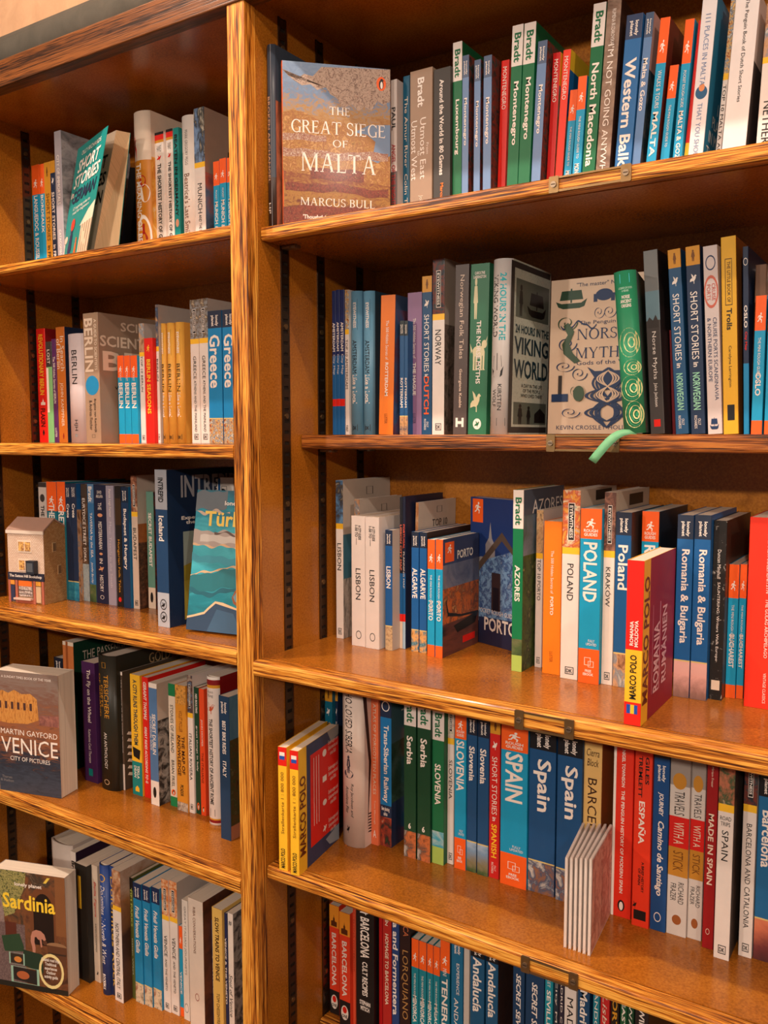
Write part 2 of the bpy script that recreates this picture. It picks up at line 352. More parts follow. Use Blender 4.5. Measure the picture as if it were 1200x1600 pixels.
# ---------------------------------------------------------------- books
W = (240, 228, 218); K = (26, 22, 22); YE = (246, 190, 46); OR = (244, 96, 30); CY = (22, 152, 196); NV = (30, 46, 74); BL = (24, 92, 150)
GR = (18, 104, 62); RD = (222, 34, 24); DR = (136, 22, 26); GD = (214, 148, 40); CR = (226, 204, 182); WH = (228, 216, 208); TP = (160, 132, 108)
TL = (20, 134, 130); PU = (88, 40, 92); GY = (140, 134, 132); CH = (60, 54, 52); BR = (120, 74, 44); LB = (100, 162, 200)
def emb(kind, p0, p1, q0, q1, col):
    """-> list of (polygon in surface fractions, colour)"""
    P = lambda pts: [(p0+(p1-p0)*x, q0+(q1-q0)*y) for x, y in pts]
    E = lambda cx, cy, rx, ry, n=16: P([(cx+rx*math.cos(2*math.pi*i/n), cy+ry*math.sin(2*math.pi*i/n)) for i in range(n)])
    if kind == 'r': return [(P([(0, 0), (1, 0), (1, 1), (0, 1)]), col)]
    if kind == 'e': return [(E(.5, .5, .5, .5, 24), col)]
    if kind == 'o':
        t, u = .08, min(max(.008*abs((p1-p0)/(q1-q0+1e-9)), .012), .2)
        return [(P(q), col) for q in ([(0,0),(1,0),(1,u),(0,u)], [(0,1-u),(1,1-u),(1,1),(0,1)], [(0,u),(t,u),(t,1-u),(0,1-u)], [(1-t,u),(1,u),(1,1-u),(1-t,1-u)])]
    if kind == 'c':   # ring
        n = 20; out = []
        for i in range(n):
            a, b = 2*math.pi*i/n, 2*math.pi*(i+1)/n
            out.append((P([(.5+r*math.cos(t), .5+r*math.sin(t)) for r, t in ((.5, a), (.5, b), (.41, b), (.41, a))]), col))
        return out
    if kind == 'run':
        return [(E(.60, .13, .12, .11), col), (P([(.40,.26),(.62,.26),(.70,.40),(.92,.42),(.92,.50),(.64,.50),(.56,.58),(.78,.72),(.72,1),(.62,1),(.64,.78),(.40,.66),(.28,.84),(.04,.90),(.04,.80),(.22,.74),(.38,.40),(.24,.42),(.16,.56),(.08,.52),(.18,.32)]), col)]
    if kind == 'peng':
        return [(E(.5, .5, .5, .5, 24), (240, 96, 26)), (E(.5, .55, .24, .34), K), (E(.55, .26, .15, .13), K), (E(.53, .60, .13, .26), W), (P([(.66,.22),(.84,.27),(.66,.31)]), K)]
    if kind == 'bird':
        return [(P([(.05,.62),(.2,.5),(.42,.46),(.60,.34),(.72,.22),(.84,.20),(.98,.30),(.86,.34),(.84,.50),(.70,.68),(.62,.72),(.62,.98),(.55,.98),(.54,.76),(.34,.74),(.02,.80)]), col), (P([(.36,.5),(.20,.08),(.44,.22),(.62,.46),(.5,.58)]), col)]
    if kind == 'beast':
        out = [(E(.5, .45, .34, .17), col), (E(.82, .24, .15, .12), col), (P([(.6,.4),(.74,.18),(.86,.3),(.7,.5)]), col), (P([(.9,.14),(1,0),(.94,.2)]), col), (P([(.16,.42),(.02,.2),(.08,.5)]), col)]
        for a in (.2, .34, .6, .74): out.append((P([(a, .45), (a+.11, .45), (a+.09, .96), (a+.14, 1), (a, 1)]), col))
        return out
    if kind == 'stoop':
        return [(P([(.30,.42),(.36,.26),(.52,.18),(.72,.20),(.86,.30),(.92,.46),(.86,.54),(.76,.46),(.70,.52),(.60,.50),(.52,.42),(.46,.44),(.44,.60),(.48,.80),(.46,1),(.36,1),(.34,.78),(.28,.60)]), col), (E(.88, .58, .09, .08), (90, 56, 40)), (P([(.66,.5),(.74,.48),(.76,.74),(.70,.76)]), col)]
    if kind == 'arch':
        return [(P([(0, 1), (0, .35)]+[(.5-.5*math.cos(math.pi*i/12), .35-.35*math.sin(math.pi*i/12)) for i in range(1, 12)]+[(1, .35), (1, 1)]), col)]
    if kind == 'ship':
        return [(P([(.02,.62),(.2,.74),(.8,.74),(.98,.55),(.9,.92),(.75,1),(.25,1),(.1,.9)]), col), (P([(.47,.02),(.52,.02),(.52,.72),(.47,.72)]), col), (P([(.2,.12),(.8,.12),(.86,.58),(.14,.58)]), col)]
    if kind == 'man':
        return [(E(.5, .1, .16, .1), col), (P([(.32,.2),(.68,.2),(.8,.6),(.7,.62),(.66,1),(.54,1),(.5,.66),(.46,1),(.34,1),(.3,.62),(.2,.6)]), col)]
    if kind == 'bottle':
        return [(P([(.38,0),(.62,0),(.64,.3),(.95,.5),(.95,1),(.05,1),(.05,.5),(.36,.3)]), col)]
    if kind == 'tree':
        out = []
        for j in range(7):
            y = .12*j+.05
            out.append((P([(.5, y+.1), (.05, y-.02), (.0, y+.02), (.5, y+.16), (1, y+.02), (.95, y-.02)]), col))
        return out+[(P([(.46,.1),(.54,.1),(.54,1),(.46,1)]), col)]
    if kind == 'house':
        return [(P([(0,.4),(.5,0),(1,.4),(1,1),(0,1)]), col)]
    if kind == 'church':
        return [(P([(0,1),(0,.6),(.2,.55),(.35,.55),(.35,.35),(.45,.25),(.5,0),(.55,.25),(.65,.35),(.65,.55),(1,.6),(1,1)]), col)]
    if kind == 'swirl':
        out = []
        for r, c in ((.5, (224, 214, 150)), (.42, (40, 140, 96)), (.34, (224, 214, 150)), (.26, (40, 140, 96)), (.18, (224, 214, 150)), (.09, (40, 140, 96))):
            out.append((E(.5+.5*(.5-r)*.7, .5, r, r, 22), c))
        return out
    if kind == 'knot':
        out = []
        for k in range(3):
            for sg in (-1, 1):
                pts = [(.5+sg*(.40-.1*k)*math.sin(t*math.pi*2), t) for t in [i/24 for i in range(25)]]
                for a, b in zip(pts, pts[1:]): out.append((P([(a[0]-.03, a[1]), (a[0]+.03, a[1]), (b[0]+.03, b[1]), (b[0]-.03, b[1])]), col))
        return out
    if kind == 'curl':
        pts = [(.5+.5*(1-t)*math.cos(t*11), .5+.5*(1-t)*math.sin(t*11)) for t in [i/40*.9 for i in range(41)]]
        return [(P([(a[0]-.03, a[1]), (a[0]+.03, a[1]+.03), (b[0]+.03, b[1]+.03), (b[0]-.03, b[1])]), col) for a, b in zip(pts, pts[1:])]
    if kind == 'wave':
        pts = [(t, .5+.35*math.sin(t*9)+.12*math.sin(t*23)) for t in [i/30 for i in range(31)]]
        return [(P([(a[0], a[1]-.1), (b[0], b[1]-.1), (b[0], b[1]+.1), (a[0], a[1]+.1)]), col) for a, b in zip(pts, pts[1:])]
    raise ValueError(kind)

def make_book(name, t, h, pd, c, bands=(), T=(), S=(), front=None, C=(), SC=(), kind='pb', pages=None, back=None):
    """local frame: x thickness (front cover at x=t), y from spine into the shelf, z up"""
    root = empty(name); c = M(c)
    hb = kind == 'hb'; rd = kind in ('hb', 'rb'); tc = (.0022 if hb else .0006); tc = min(tc, t*.2)
    bul = min(.30*t, .0075) if rd else 0.0
    def py(x):
        u = abs(2*x/t-1); return bul*u**2.4
    if rd: prof = [(t*i/10, py(t*i/10)) for i in range(11)]
    else:
        r = min(.0007, t*.12); prof = [(0, r), (r*.3, r*.3), (r, 0), (t-r, 0), (t-r*.3, r*.3), (t, r)]
    path = [(0, pd)]+prof+[(t, pd)]; n = len(path); ns = len(prof)
    inner = [(min(max(tc+x*(t-2*tc)/t, tc), t-tc), y+tc*(1-y/pd)) for x, y in path]
    fb = front if isinstance(front, (list, tuple)) and front and isinstance(front[0], (list, tuple)) else [(0, 1, front)] if front is not None else []
    cuts = sorted({0.0, 1.0}|{v for b in bands for v in b[:2]}|{v for b in fb for v in b[:2]})
    cuts = [q for q in cuts if 0 <= q <= 1]
    mats = [c]
    def mi(mat):
        mat = M(mat)
        if mat not in mats: mats.append(mat)
        return mats.index(mat)
    def at(bs, q):
        k = 0
        for b in bs:
            if b[0] <= q <= b[1]: k = mi(b[2])
        return k
    bi = mi(back) if back is not None else 0
    V = []; Fc = []; fm = []
    for q in cuts:
        z = h*(1-q); V += [(x, y, z) for x, y in path]; V += [(x, y, z) for x, y in inner]
    N = 2*n
    for k in range(len(cuts)-1):
        q = (cuts[k]+cuts[k+1])/2; a, b = k*N, (k+1)*N; sm, fr = at(bands, q), at(fb, q)
        for i in range(n-1):
            Fc.append((a+i, b+i, b+i+1, a+i+1)); fm.append(bi if i == 0 else (fr if fb else 0) if i == n-2 else sm)
            Fc.append((a+n+i+1, b+n+i+1, b+n+i, a+n+i)); fm.append(0)
        Fc.append((a+n, b+n, b, a)); fm.append(0); Fc.append((a+n-1, b+n-1, b+2*n-1, a+2*n-1)); fm.append(0)
    for a, fl in ((0, 0), ((len(cuts)-1)*N, 1)):
        for i in range(n-1):
            f = (a+i, a+i+1, a+n+i+1, a+n+i); Fc.append(tuple(reversed(f)) if fl else f); fm.append(0)
    cov = link('cover', V, Fc, mats, root, fm)
    if rd:
        for p in cov.data.polygons:
            if abs(p.normal.z) < .5 and abs(p.normal.x) < .98: p.use_smooth = True
    ov = .003 if hb else 0.0
    m = MB(); g = .0001; e = .0 if hb else .0006
    yb = bul+tc+g; m.box((tc+g, yb, ov+e*.5), (t-tc-g, pd-max(ov, .0009), h-ov-e), pages or PAGES); m.build('page_block', root)
    # lettering and printed marks
    def paint(nm, items):
        """items: (verts2d list of (x,y,z), faces, colour)"""
        V, Fc, fm, ms = [], [], [], []
        for v, f, col in items:
            mt = col if isinstance(col, bpy.types.Material) else flat(col, .45)
            if mt not in ms: ms.append(mt)
            b0 = len(V); V += v; Fc += [tuple(b0+i for i in q) for q in f]; fm += [ms.index(mt)]*len(f)
        if V: link(nm, V, Fc, ms, cov, fm)
    def sp(p, q, e): x = t*p; return (x, py(min(max(x, 0), t))-e, h*(1-q))
    def cv(p, q, e): return (t+e, pd*p, h*(1-q))
    em = []
    for fn, lst in ((sp, S), (cv, SC)):
        j = 0
        for s in lst:
            if s[0] == 'p': polys = [(s[1], s[2])]
            else: polys = emb(*s)
            grp = []; em.append(grp)
            for pts, col in polys:
                j += 1; grp.append(([fn(p, q, .00010+.000004*j) for p, q in pts], [tuple(range(len(pts)))], col))
    first, rest = [], []
    for x in T:
        tx, a, b, wd, col = x[:5]; off = x[5] if len(x) > 5 else 0; st = x[6] if len(x) > 6 else ''
        vv, ff, _ = glyphs(tx, st); p0, p1 = .5+off-wd/2, .5+off+wd/2
        if 'h' in st: pts = [sp(p0+u*(p1-p0), b-v*(b-a), .0004) for u, v in vv]
        elif 'u' in st: pts = [sp(p1-v*(p1-p0), b-u*(b-a), .0004) for u, v in vv]
        else: pts = [sp(p0+v*(p1-p0), a+u*(b-a), .0004) for u, v in vv]
        (first if not first else rest).append((pts, ff, col))
    for x in C:
        tx, y0, y1, q0, q1, col = x[:6]; y1 = min(y1, .97); st = x[6] if len(x) > 6 else ''
        vv, ff, _ = glyphs(tx, st)
        if 'u' in st: pts = [cv(y1-v*(y1-y0), q1-u*(q1-q0), .0005) for u, v in vv]
        elif 'd' in st: pts = [cv(y0+v*(y1-y0), q0+u*(q1-q0), .0005) for u, v in vv]
        else: pts = [cv(y0+u*(y1-y0), q1-v*(q1-q0), .0005) for u, v in vv]
        (first if not first and not T else rest).append((pts, ff, col))
    paint('title', first)
    for it in rest: paint('lettering', [it])
    for it in em: paint('emblem', it)
    return root

def wavy(q, th, seed, col, amp=.02, p0=0.0, p1=1.0, sl=0.0):
    """an irregular band across a cover at height q"""
    rnd = random.Random(seed); ph = [rnd.uniform(0, 6) for _ in range(5)]
    f = lambda p, k: amp*(math.sin(p*5+ph[0])+.6*math.sin(p*13+ph[1])+.35*math.sin(p*29+ph[2]+k))+sl*(p-.5)
    n = 36; ps = [p0+(p1-p0)*i/n for i in range(n+1)]
    return ('p', [(p, min(max(q+f(p, 0), 0), 1)) for p in ps]+[(p, min(max(q+th+f(p, 1.2 if th < .1 else .0), 0), 1)) for p in reversed(ps)], col)
class Row: pass
ROW = Row()
def row(group, ox, oy, s, z, Y=.15, x0=-9, fix=False):
    ROW.fix = fix; ROW.hs = 1.0
    ROW.g = group; ROW.ox, ROW.oy, ROW.s, ROW.z, ROW.Y = ox, oy, s, z, Y; ROW.prev = [(x0, 0.0, .3)]
def crop(ox, oy, s): ROW.ox, ROW.oy, ROW.s = ox, oy, s
def px(x, y): return ROW.ox+x/ROW.s, ROW.oy+y/ROW.s
def B(label, xl, xr, yt=None, yb=None, Y=None, h=None, xt=None, pd=None, ref=None, name='book', cat='book', pack=True, dz=0, **kw):
    z = ROW.z+dz
    if yb is not None and Y is None and not ROW.fix: Y = onZ(*px(xl, yb), z).y
    if Y is None: Y = ROW.Y
    yr = ref if ref is not None else yb if yb is not None else (yt+40*ROW.s if yt is not None else 0)
    A = onY(*px(xl, yr), Y); Bq = onY(*px(xr, yr), Y)
    th = 0.0
    if h: h *= ROW.hs
    if xt is not None:
        P = onY(*px(xt, yt), Y); th = math.atan2(P.x-A.x, P.z-A.z); h = h or (P.z-z)/math.cos(th)
    elif h is None: h = onY(*px(xl, yt), Y).z-z
    x0 = A.x+(z-A.z)*math.tan(th); x1 = Bq.x+(z-Bq.z)*math.tan(th)
    if pack:
        lo = x0
        for pxr, pth, ph in ROW.prev[-2:]:
            for q in (0.0, min(h, ph)): lo = max(lo, pxr+q*math.tan(pth)-q*math.tan(th)+.0003)
        if x1-lo < .0042: x1 = lo+.0042
        x0 = lo
    t = (x1-x0)*math.cos(th)
    pd = min(pd or .127, BACK-.0015-Y)
    r = make_book(name, t, h, pd, **kw)
    r.location = (x0, Y, z+.0002+(t*math.sin(th) if th > 0 else 0)); r.rotation_euler = (0, th, 0)
    if th < 0: r.location = (x0, Y, z+.0002)
    if pack: ROW.prev.append((x1, th, h))
    tag(r, label, cat, ROW.g); return r
def FO(label, P, Q, h, t, tilt=0.0, name='book', cat='book', spin=0.0, **kw):
    """a book shown by its front cover: P, Q world points of the cover's bottom edge, spine side first"""
    d = Vector((Q[0]-P[0], Q[1]-P[1])); wd = d.length; d /= wd
    r = make_book(name, t, h, wd, **kw)
    yaw = math.atan2(-d.x, d.y); R = Matrix.Rotation(yaw, 4, 'Z') @ Matrix.Rotation(-tilt, 4, 'Y') @ Matrix.Rotation(spin, 4, 'X')
    off = R @ Vector((t, 0, 0))
    r.matrix_world = Matrix.Translation(Vector((P[0], P[1], ROW.z+.0003+t*math.sin(tilt)))-Vector((off.x, off.y, off.z))) @ R
    tag(r, label, cat, ROW.g); return r

# families of spines (lettering as printed)
def rg(title, a=.21, b=.6, w=.62, mini=False, extra=None, foot=True, col=CY, sub=None):
    o = .17 if not mini else .25
    T = [(title, a, b, w, W, 0, 'b')]
    if not mini: T.append(('ROUGH\nGUIDES', .115, .155, .66, W, 0, 'bh'))
    if sub: T.append(sub)
    bands = [(0, o, OR), (o, 1, col)]+([(.9 if mini else .8, 1, OR)] if foot else [])
    S = [('run', .25, .75, o*.32, o*.66, W)] if not mini else [('run', .22, .78, o*.48, o*.78, W)]
    if foot and not mini:
        S += [('o', .3, .6, .85, .895, W), ('o', .48, .75, .87, .905, W)]; T += [('FREE\nEBOOK', .92, .955, .5, W, 0, 'bh'), ('FULLY\nUPDATED', .745, .78, .5, W, .12, 'h')]
    return dict(c=col, bands=bands, T=T, S=S, back=flat((24, 60, 84)))
def rgm(title, a=.66, b=.88, w=.55, foot=True, **k):
    d = rg(title, a, b, w, True, foot=foot, sub=('THE MINI ROUGH GUIDE TO', .30, .62, .26, W, 0, ''), **k); return d
def lp(title, a=.16, b=.5, w=.62, c=(28, 74, 118), pic=None, top=(24, 30, 48), italic='', foot=.16):
    bands = [(0, .13, top), (.13, 1, c)]
    if pic is not None: bands += [(1-foot-.008, 1-foot, (214, 190, 120)), (1-foot, 1, pic)]
    return dict(c=c, bands=bands, T=[(title, a, b, w, W, 0, 'b'+italic), ('lonely', .035, .115, .26, W, .16, 'b'), ('planet', .035, .115, .26, W, -.14, 'b')])
def dk(title, a=.38, b=.62, w=.42, pic=None, box=True, yf=.27, base=WH, tcol=K, extra=()):
    S = []; T = [(title, a, b, w, tcol)]
    if box: S.append(('r', .34, .68, .07, yf-.04, K)); S.append(('o', .32, .70, .066, yf-.036, W)); T.append(('EYEWITNESS', .08, yf-.05, .20, W, .01, 'b'))
    S += [('o', .28, .78, .935, .975, K)]; T.append(('DK', .945, .966, .36, K, .03, 'bh'))
    return dict(c=base, bands=[(0, yf, pic), (yf, yf+.035, YE)], T=T+list(extra), S=S)
def bradt(title, a=.26, b=.6, w=.56, c=GR, foot=None, topc=WH):
    bands = [(0, .21, topc)]
    if foot: bands += foot
    return dict(c=c, bands=bands, T=[('Bradt', .04, .19, .6, GR, .04, 'b'), (title, a, b, w, W, 0, 'b')])
def ss(lang, col, c=(22, 84, 128), a=.7):
    return dict(c=c, bands=[(0, .1, GD)], T=[('SHORT STORIES', .24, .60, .5, W), ('in', .615, .64, .34, W, 0, 'b'), (lang, a+.01, .87, .52, col, 0, 'b'), ('OLLY\nRICHARDS', .9, .97, .46, W)], S=[('man', .3, .75, .02, .08, (120, 70, 20)), ('bird', .25, .75, .14, .2, W)])
def like(city, c):
    return dict(c=c, T=[(city, .34, .57, .36, K), ('Like a Local', .58, .78, .4, W, 0, 'b'), ('EYEWITNESS', .08, .255, .26, W, .02, 'b'), ('DK', .94, .965, .3, K, 0, 'bh')], S=[('r', .26, .74, .055, .27, K), ('o', .26, .74, .925, .975, K)], kind='rb')
def citymap(t1, t2='City Map', c=(26, 40, 92), low=BL):
    return dict(c=c, bands=[(.45, 1, low), (.75, .8, RD)], T=[(t1, .22, .42, .6, W, 0, 'b'), (t2, .44, .58, .55, W)])
def marco(country, c=RD):
    return dict(c=c, bands=[(.78, 1, YE)], T=[(country, .04, .3, .5, W), ('MARCO', .82, .99, .62, DR, 0, 'b')])
# ---------------------------------------------------------------- printed pictures reused on covers
def town(s, z1=.2): return photo(s, [(60, 50, 46), (140, 96, 66), (196, 150, 110), (120, 130, 140), (226, 210, 190)], 110, st=(1, 1, .5))
def hills(s, z0=0, z1=.2): return photo(s, [(36, 46, 34), (70, 92, 50), (130, 120, 90), (120, 150, 180), (190, 206, 220)], 45, .65, z0, z1)
def nightpic(s): return photo(s, [(20, 20, 26), (40, 44, 52), (120, 50, 34), (60, 60, 64), (30, 40, 36)], 90)
def sea(s, z0=0, z1=.2): return photo(s, [(20, 60, 90), (30, 120, 150), (70, 160, 180), (190, 200, 190), (150, 180, 210)], 50, .5, z0, z1)
def crowdpic(s): return photo(s, [(40, 30, 30), (150, 60, 40), (220, 180, 110), (70, 100, 130), (236, 222, 200), (90, 60, 50)], 260)
def redpic(s): return photo(s, [(44, 18, 18), (120, 34, 26), (176, 84, 52), (54, 30, 40)], 80)
def greypic(s): return photo(s, [(34, 34, 36), (90, 88, 86), (170, 164, 156), (120, 116, 110)], 70)

# ======================= left bay, top shelf
row('books on the top shelf of the left bay', 0, 130, 3, ZL['L1'], .155)
B('slim blue guide with orange top at far left of the top left shelf', 150, 185, 388, **rg('LANGUEDOC & ROUSSILLON', .26, .9, .5, True, foot=False))
B('slim blue guide lettered BORDEAUX with orange top', 185, 208, 382, **rg('BORDEAUX', .26, .58, .55, True, foot=False))
B('mustard yellow spine lettered SHORT STORIES in FRENCH', 208, 237, 374, c=GD, T=[('SHORT STORIES', .26, .66, .5, (90, 60, 30)), ('in FRENCH', .70, .95, .5, (60, 40, 24), 0, 'b')], S=[('man', .3, .7, .04, .12, (110, 70, 20))])
B('dark navy spine with mustard top, SHORT STORIES in large white letters', 237, 259, 366, c=NV, bands=[(0, .1, GD)], T=[('SHORT STORIES', .26, .66, .55, W, 0, 'b'), ('in FRENCH', .70, .95, .55, W, 0, 'b')], S=[('bird', .25, .75, .13, .2, W)])
B('tall lilac grey book with a stone arch on its cover', 256, 287, 228, Y=.11, pd=.14, c=(158, 150, 156), T=[('CITY OF IMMORTALS', .17, .52, .4, W), ('CATACOMBS', .7, .88, .3, W)], front=photo(1, [(80, 78, 80), (140, 136, 138), (176, 168, 168), (120, 110, 106)], 30, st=(1, 1, 2)))
def open_book():
    # leaning paperback whose front cover stands open: hinge at the back left, fore-edge of the pages to the right
    zt = ROW.z+.196
    hb_, ht = onY(97.5, 130+793/3, .116), onY(122, 233, .116); eb, et = onY(136, 130+772/3, .045), onY(169, 196, .045)
    r = empty('book', (hb_.x, .116, ROW.z+.0002), 'leaning paperback of German short stories with its turquoise cover swung open', 'book', ROW.g)
    o = -r.location
    def slab(nm, P, th, mat, par):
        # P: bottom hinge, bottom edge, top edge, top hinge; thickened backwards
        n = (P[1]-P[0]).cross(P[3]-P[0]).normalized()*-th
        v = [tuple(p+o) for p in P]+[tuple(p+n+o) for p in P]
        return link(nm, v, [(0,1,2,3), (7,6,5,4), (0,4,5,1), (1,5,6,2), (2,6,7,3), (3,7,4,0)], mat, par)
    def drop(top, bot, z): return top+(bot-top)*((z-top.z)/(bot.z-top.z))
    zb = ROW.z+.0004
    H0, H1 = drop(ht, hb_, zb), ht.copy(); E0, E1 = drop(et, eb, zb), et.copy()
    cov = slab('open_cover', [H0, E0, E1, H1], .0005, [flat(TL)], r)
    def onp(p, q, e): 
        a = H0.lerp(E0, p); b = H1.lerp(E1, p); n = (E0-H0).cross(H1-H0).normalized(); return tuple(b.lerp(a, q)+n*e+o)
    V, Fc, ms, fm = [], [], [], []
    def add(pts, faces, col):
        m = M(col)
        if m not in ms: ms.append(m)
        b = len(V); V.extend(pts); Fc.extend(tuple(b+i for i in f) for f in faces); fm.extend([ms.index(m)]*len(faces))
    for j, s_ in enumerate([('r', .62, 1, .70, 1.0, (222, 196, 168)), ('p', [(.56, .70), (.8, .60), (1, .56), (1, .70)], (236, 214, 190))]+[('r', .66+.08*i, .69+.08*i, .70, .98, (150, 120, 100)) for i in range(5)]+[('man', .16, .40, .66, 1, (36, 44, 84)), ('e', .22, .36, .60, .70, (214, 60, 40)), ('man', .44, .58, .78, 1, (226, 100, 40)), ('e', .04, .16, .72, .78, (230, 200, 180)), ('man', .02, .14, .78, 1, (236, 220, 200))]):
        for pts, col in ([(s_[1], s_[2])] if s_[0] == 'p' else emb(*s_)): add([onp(p, q, .0002+.00001*j) for p, q in pts], [tuple(range(len(pts)))], col)
    link('emblem', V, Fc, ms, cov, fm)
    V, Fc, ms, fm = [], [], [], []
    for tx, p0, p1, q0, q1, col, st in (('OLLY RICHARDS', .2, .85, .05, .085, W, ''), ('SHORT', .14, .88, .12, .22, W, 'bi'), ('STORIES', .08, .95, .24, .34, W, 'bi'), ('in', .04, .14, .36, .41, W, 'b'), ('GERMAN', .10, .92, .365, .465, NV, 'bi'), ('12 inspiring tales to\nread for beginners', .2, .8, .50, .57, W, '')):
        vv, ff, _ = glyphs(tx, st); add([onp(p0+u*(p1-p0), q1-v*(q1-q0), .0004) for u, v in vv], ff, col)
    link('lettering', V, Fc, ms, cov, fm)
    # page block, leaning the same way; its front is the title page
    L0 = drop(onY(545/3, 130+220/3, .095), onY(443/3, 130+765/3, .095), zb); L1 = onY(545/3, 130+220/3, .095)
    R0 = drop(onY(612/3, 130+247/3, .115), onY(560/3, 130+742/3, .115), zb); R1 = onY(612/3, 130+247/3, .115)
    L1.z = R1.z = min(L1.z, zt); d = (H0-L0); d.z = 0
    L0b, L1b, R0b, R1b = L0+d*.98, L1+d*.98, R0+d*.98, R1+d*.98
    v = [tuple(p+o) for p in (L0, R0, R1, L1, L0b, R0b, R1b, L1b)]
    link('page_block', v, [(0,1,2,3), (7,6,5,4), (0,4,5,1), (1,5,6,2), (2,6,7,3), (3,7,4,0)], [PAGETAN, flat((206, 180, 154), .7)], r, [0, 0, 0, 0, 0, 1])
    V, Fc, ms, fm = [], [], [], []
    nn = (L0b-L0).cross(L1-L0).normalized()
    if nn.x > 0: nn = -nn
    for tx, p0, p1, q0, q1 in (('SHORT', .1, .9, .16, .26), ('STORIES', .05, .95, .29, .39), ('GERMAN', .05, .95, .43, .53), ('for beginners', .3, .7, .62, .65)):
        vv, ff, _ = glyphs(tx, 'b'); pts = []
        for u, w_ in vv:
            p = p0+u*(p1-p0); q = q1-w_*(q1-q0); a = L0b.lerp(L0, p); b = L1b.lerp(L1, p); pts.append(tuple(b.lerp(a, q)+nn*.0004+o))
        add(pts, ff, K)
    link('title_page_lettering', V, Fc, ms, r, fm)
    sp_ = slab('back_cover', [R0+Vector((.0004, 0, 0)), R0b+Vector((.0004, 0, 0)), R1b+Vector((.0004, 0, 0)), R1+Vector((.0004, 0, 0))], .0005, [flat(TL)], r)
open_book()
B('dark spine leaning beside the cream beer book', 572, 611, 480, Y=.19, c=(34, 38, 50), pd=.08, xt=600, ref=740, pack=False, h=.17)
ROW.prev = [(-9, 0, .2)]
B('rounded cream and amber book about beer with red bottles on its spine', 612, 690, 142, Y=.135, kind='hb', c=CR, bands=[(.32, .93, (206, 130, 34)), (.93, 1, WH)], front=[(0, .3, CR), (.3, 1, photo(2, [(150, 70, 20), (206, 130, 34), (226, 170, 70), (230, 214, 190)], 40))], T=[('THE MEANING OF BEER', .34, .92, .30, W, -.06, 'b'), ('JONNY GARRETT', .44, .78, .15, (190, 40, 20), -.32)], S=[('bottle', .08, .34, .16, .33, RD), ('bottle', .45, .85, .74, .92, (160, 30, 20)), ('c', .3, .98, .68, .98, W), ('e', .48, .8, .42, .5, (180, 40, 20)), ('e', .52, .95, .48, .6, W)])
ROW.prev.append((-9, 0, 0)); ROW.prev.append((-9, 0, 0))
B('white spine lettered THE SHORTEST HISTORY OF GERMANY, left of the two copies', 725, 767, 235, Y=.15, pack=True, c=W, bands=[(0, .02, K), (.02, .06, RD), (.06, .08, GD)], T=[('THE SHORTEST HISTORY OF GERMANY', .24, .97, .42, K, 0, 'b'), ('HAWES', .1, .15, .5, GY, 0, 'h')], S=[('bird', .25, .75, .17, .22, RD)])
B('white spine lettered THE SHORTEST HISTORY OF GERMANY, right of the two copies', 767, 810, 222, c=W, bands=[(0, .02, K), (.02, .06, RD), (.06, .08, GD)], T=[('THE SHORTEST HISTORY OF GERMANY', .24, .97, .42, K, 0, 'b'), ('HAWES', .1, .15, .5, GY, 0, 'h')], S=[('bird', .25, .75, .17, .22, RD)])
B('slim green spine with black lettering between two white books', 812, 838, 212, c=TL, T=[('BEATEN IN GERMANY', .05, .66, .5, K, 0, 'b'), ('PETIT', .8, .95, .5, W)], S=[('e', .2, .8, .68, .74, (210, 150, 120))])
B("rounded white spine with thin grey lettering left of the tall Munich guide", 836, 908, 160, kind='rb', c=W, T=[("Beatrice's Last Smile", .40, .84, .34, BR), ('MARK GREGORY PEGG', .1, .34, .18, GY)], S=[('bird', .5, .8, .88, .94, GY)])
B('tall white guide to Munich and the mountains with cathedral photo at top of spine', 908, 957, 122, **dk('MUNICH', .50, .70, .4, photo(3, [(60, 80, 110), (120, 150, 190), (40, 40, 40), (210, 200, 180)], 90, st=(1, 1, .4)), box=False, yf=.36, extra=[('AND THE BAVARIAN ALPS', .71, .97, .26, K)]), front=[(0, .43, (170, 150, 134)), (.43, 1, photo(4, [(30, 34, 36), (60, 70, 90), (110, 130, 160), (190, 110, 90), (70, 70, 110)], 40, .6, 0, .13))],
   C=[('MUNICH', .4, 1.2, .24, .32, K), ('AND THE', .25, .6, .335, .37, K)])
rgMU = lambda: rg('MUNICH & BAVARIA', .42, .97, .5, True, foot=False, sub=('POCKET', .30, .40, .26, W))
B('slim blue and orange Munich guide, leftmost of the three by the divider', 1000, 1028, 370, Y=.165, **rgMU())
B('slim blue and orange Munich guide, middle of the three by the divider', 1029, 1060, 356, Y=.165, **rgMU())
B('slim blue and orange Munich guide cut off by the divider post', 1063, 1092, 352, Y=.165, **rgMU())

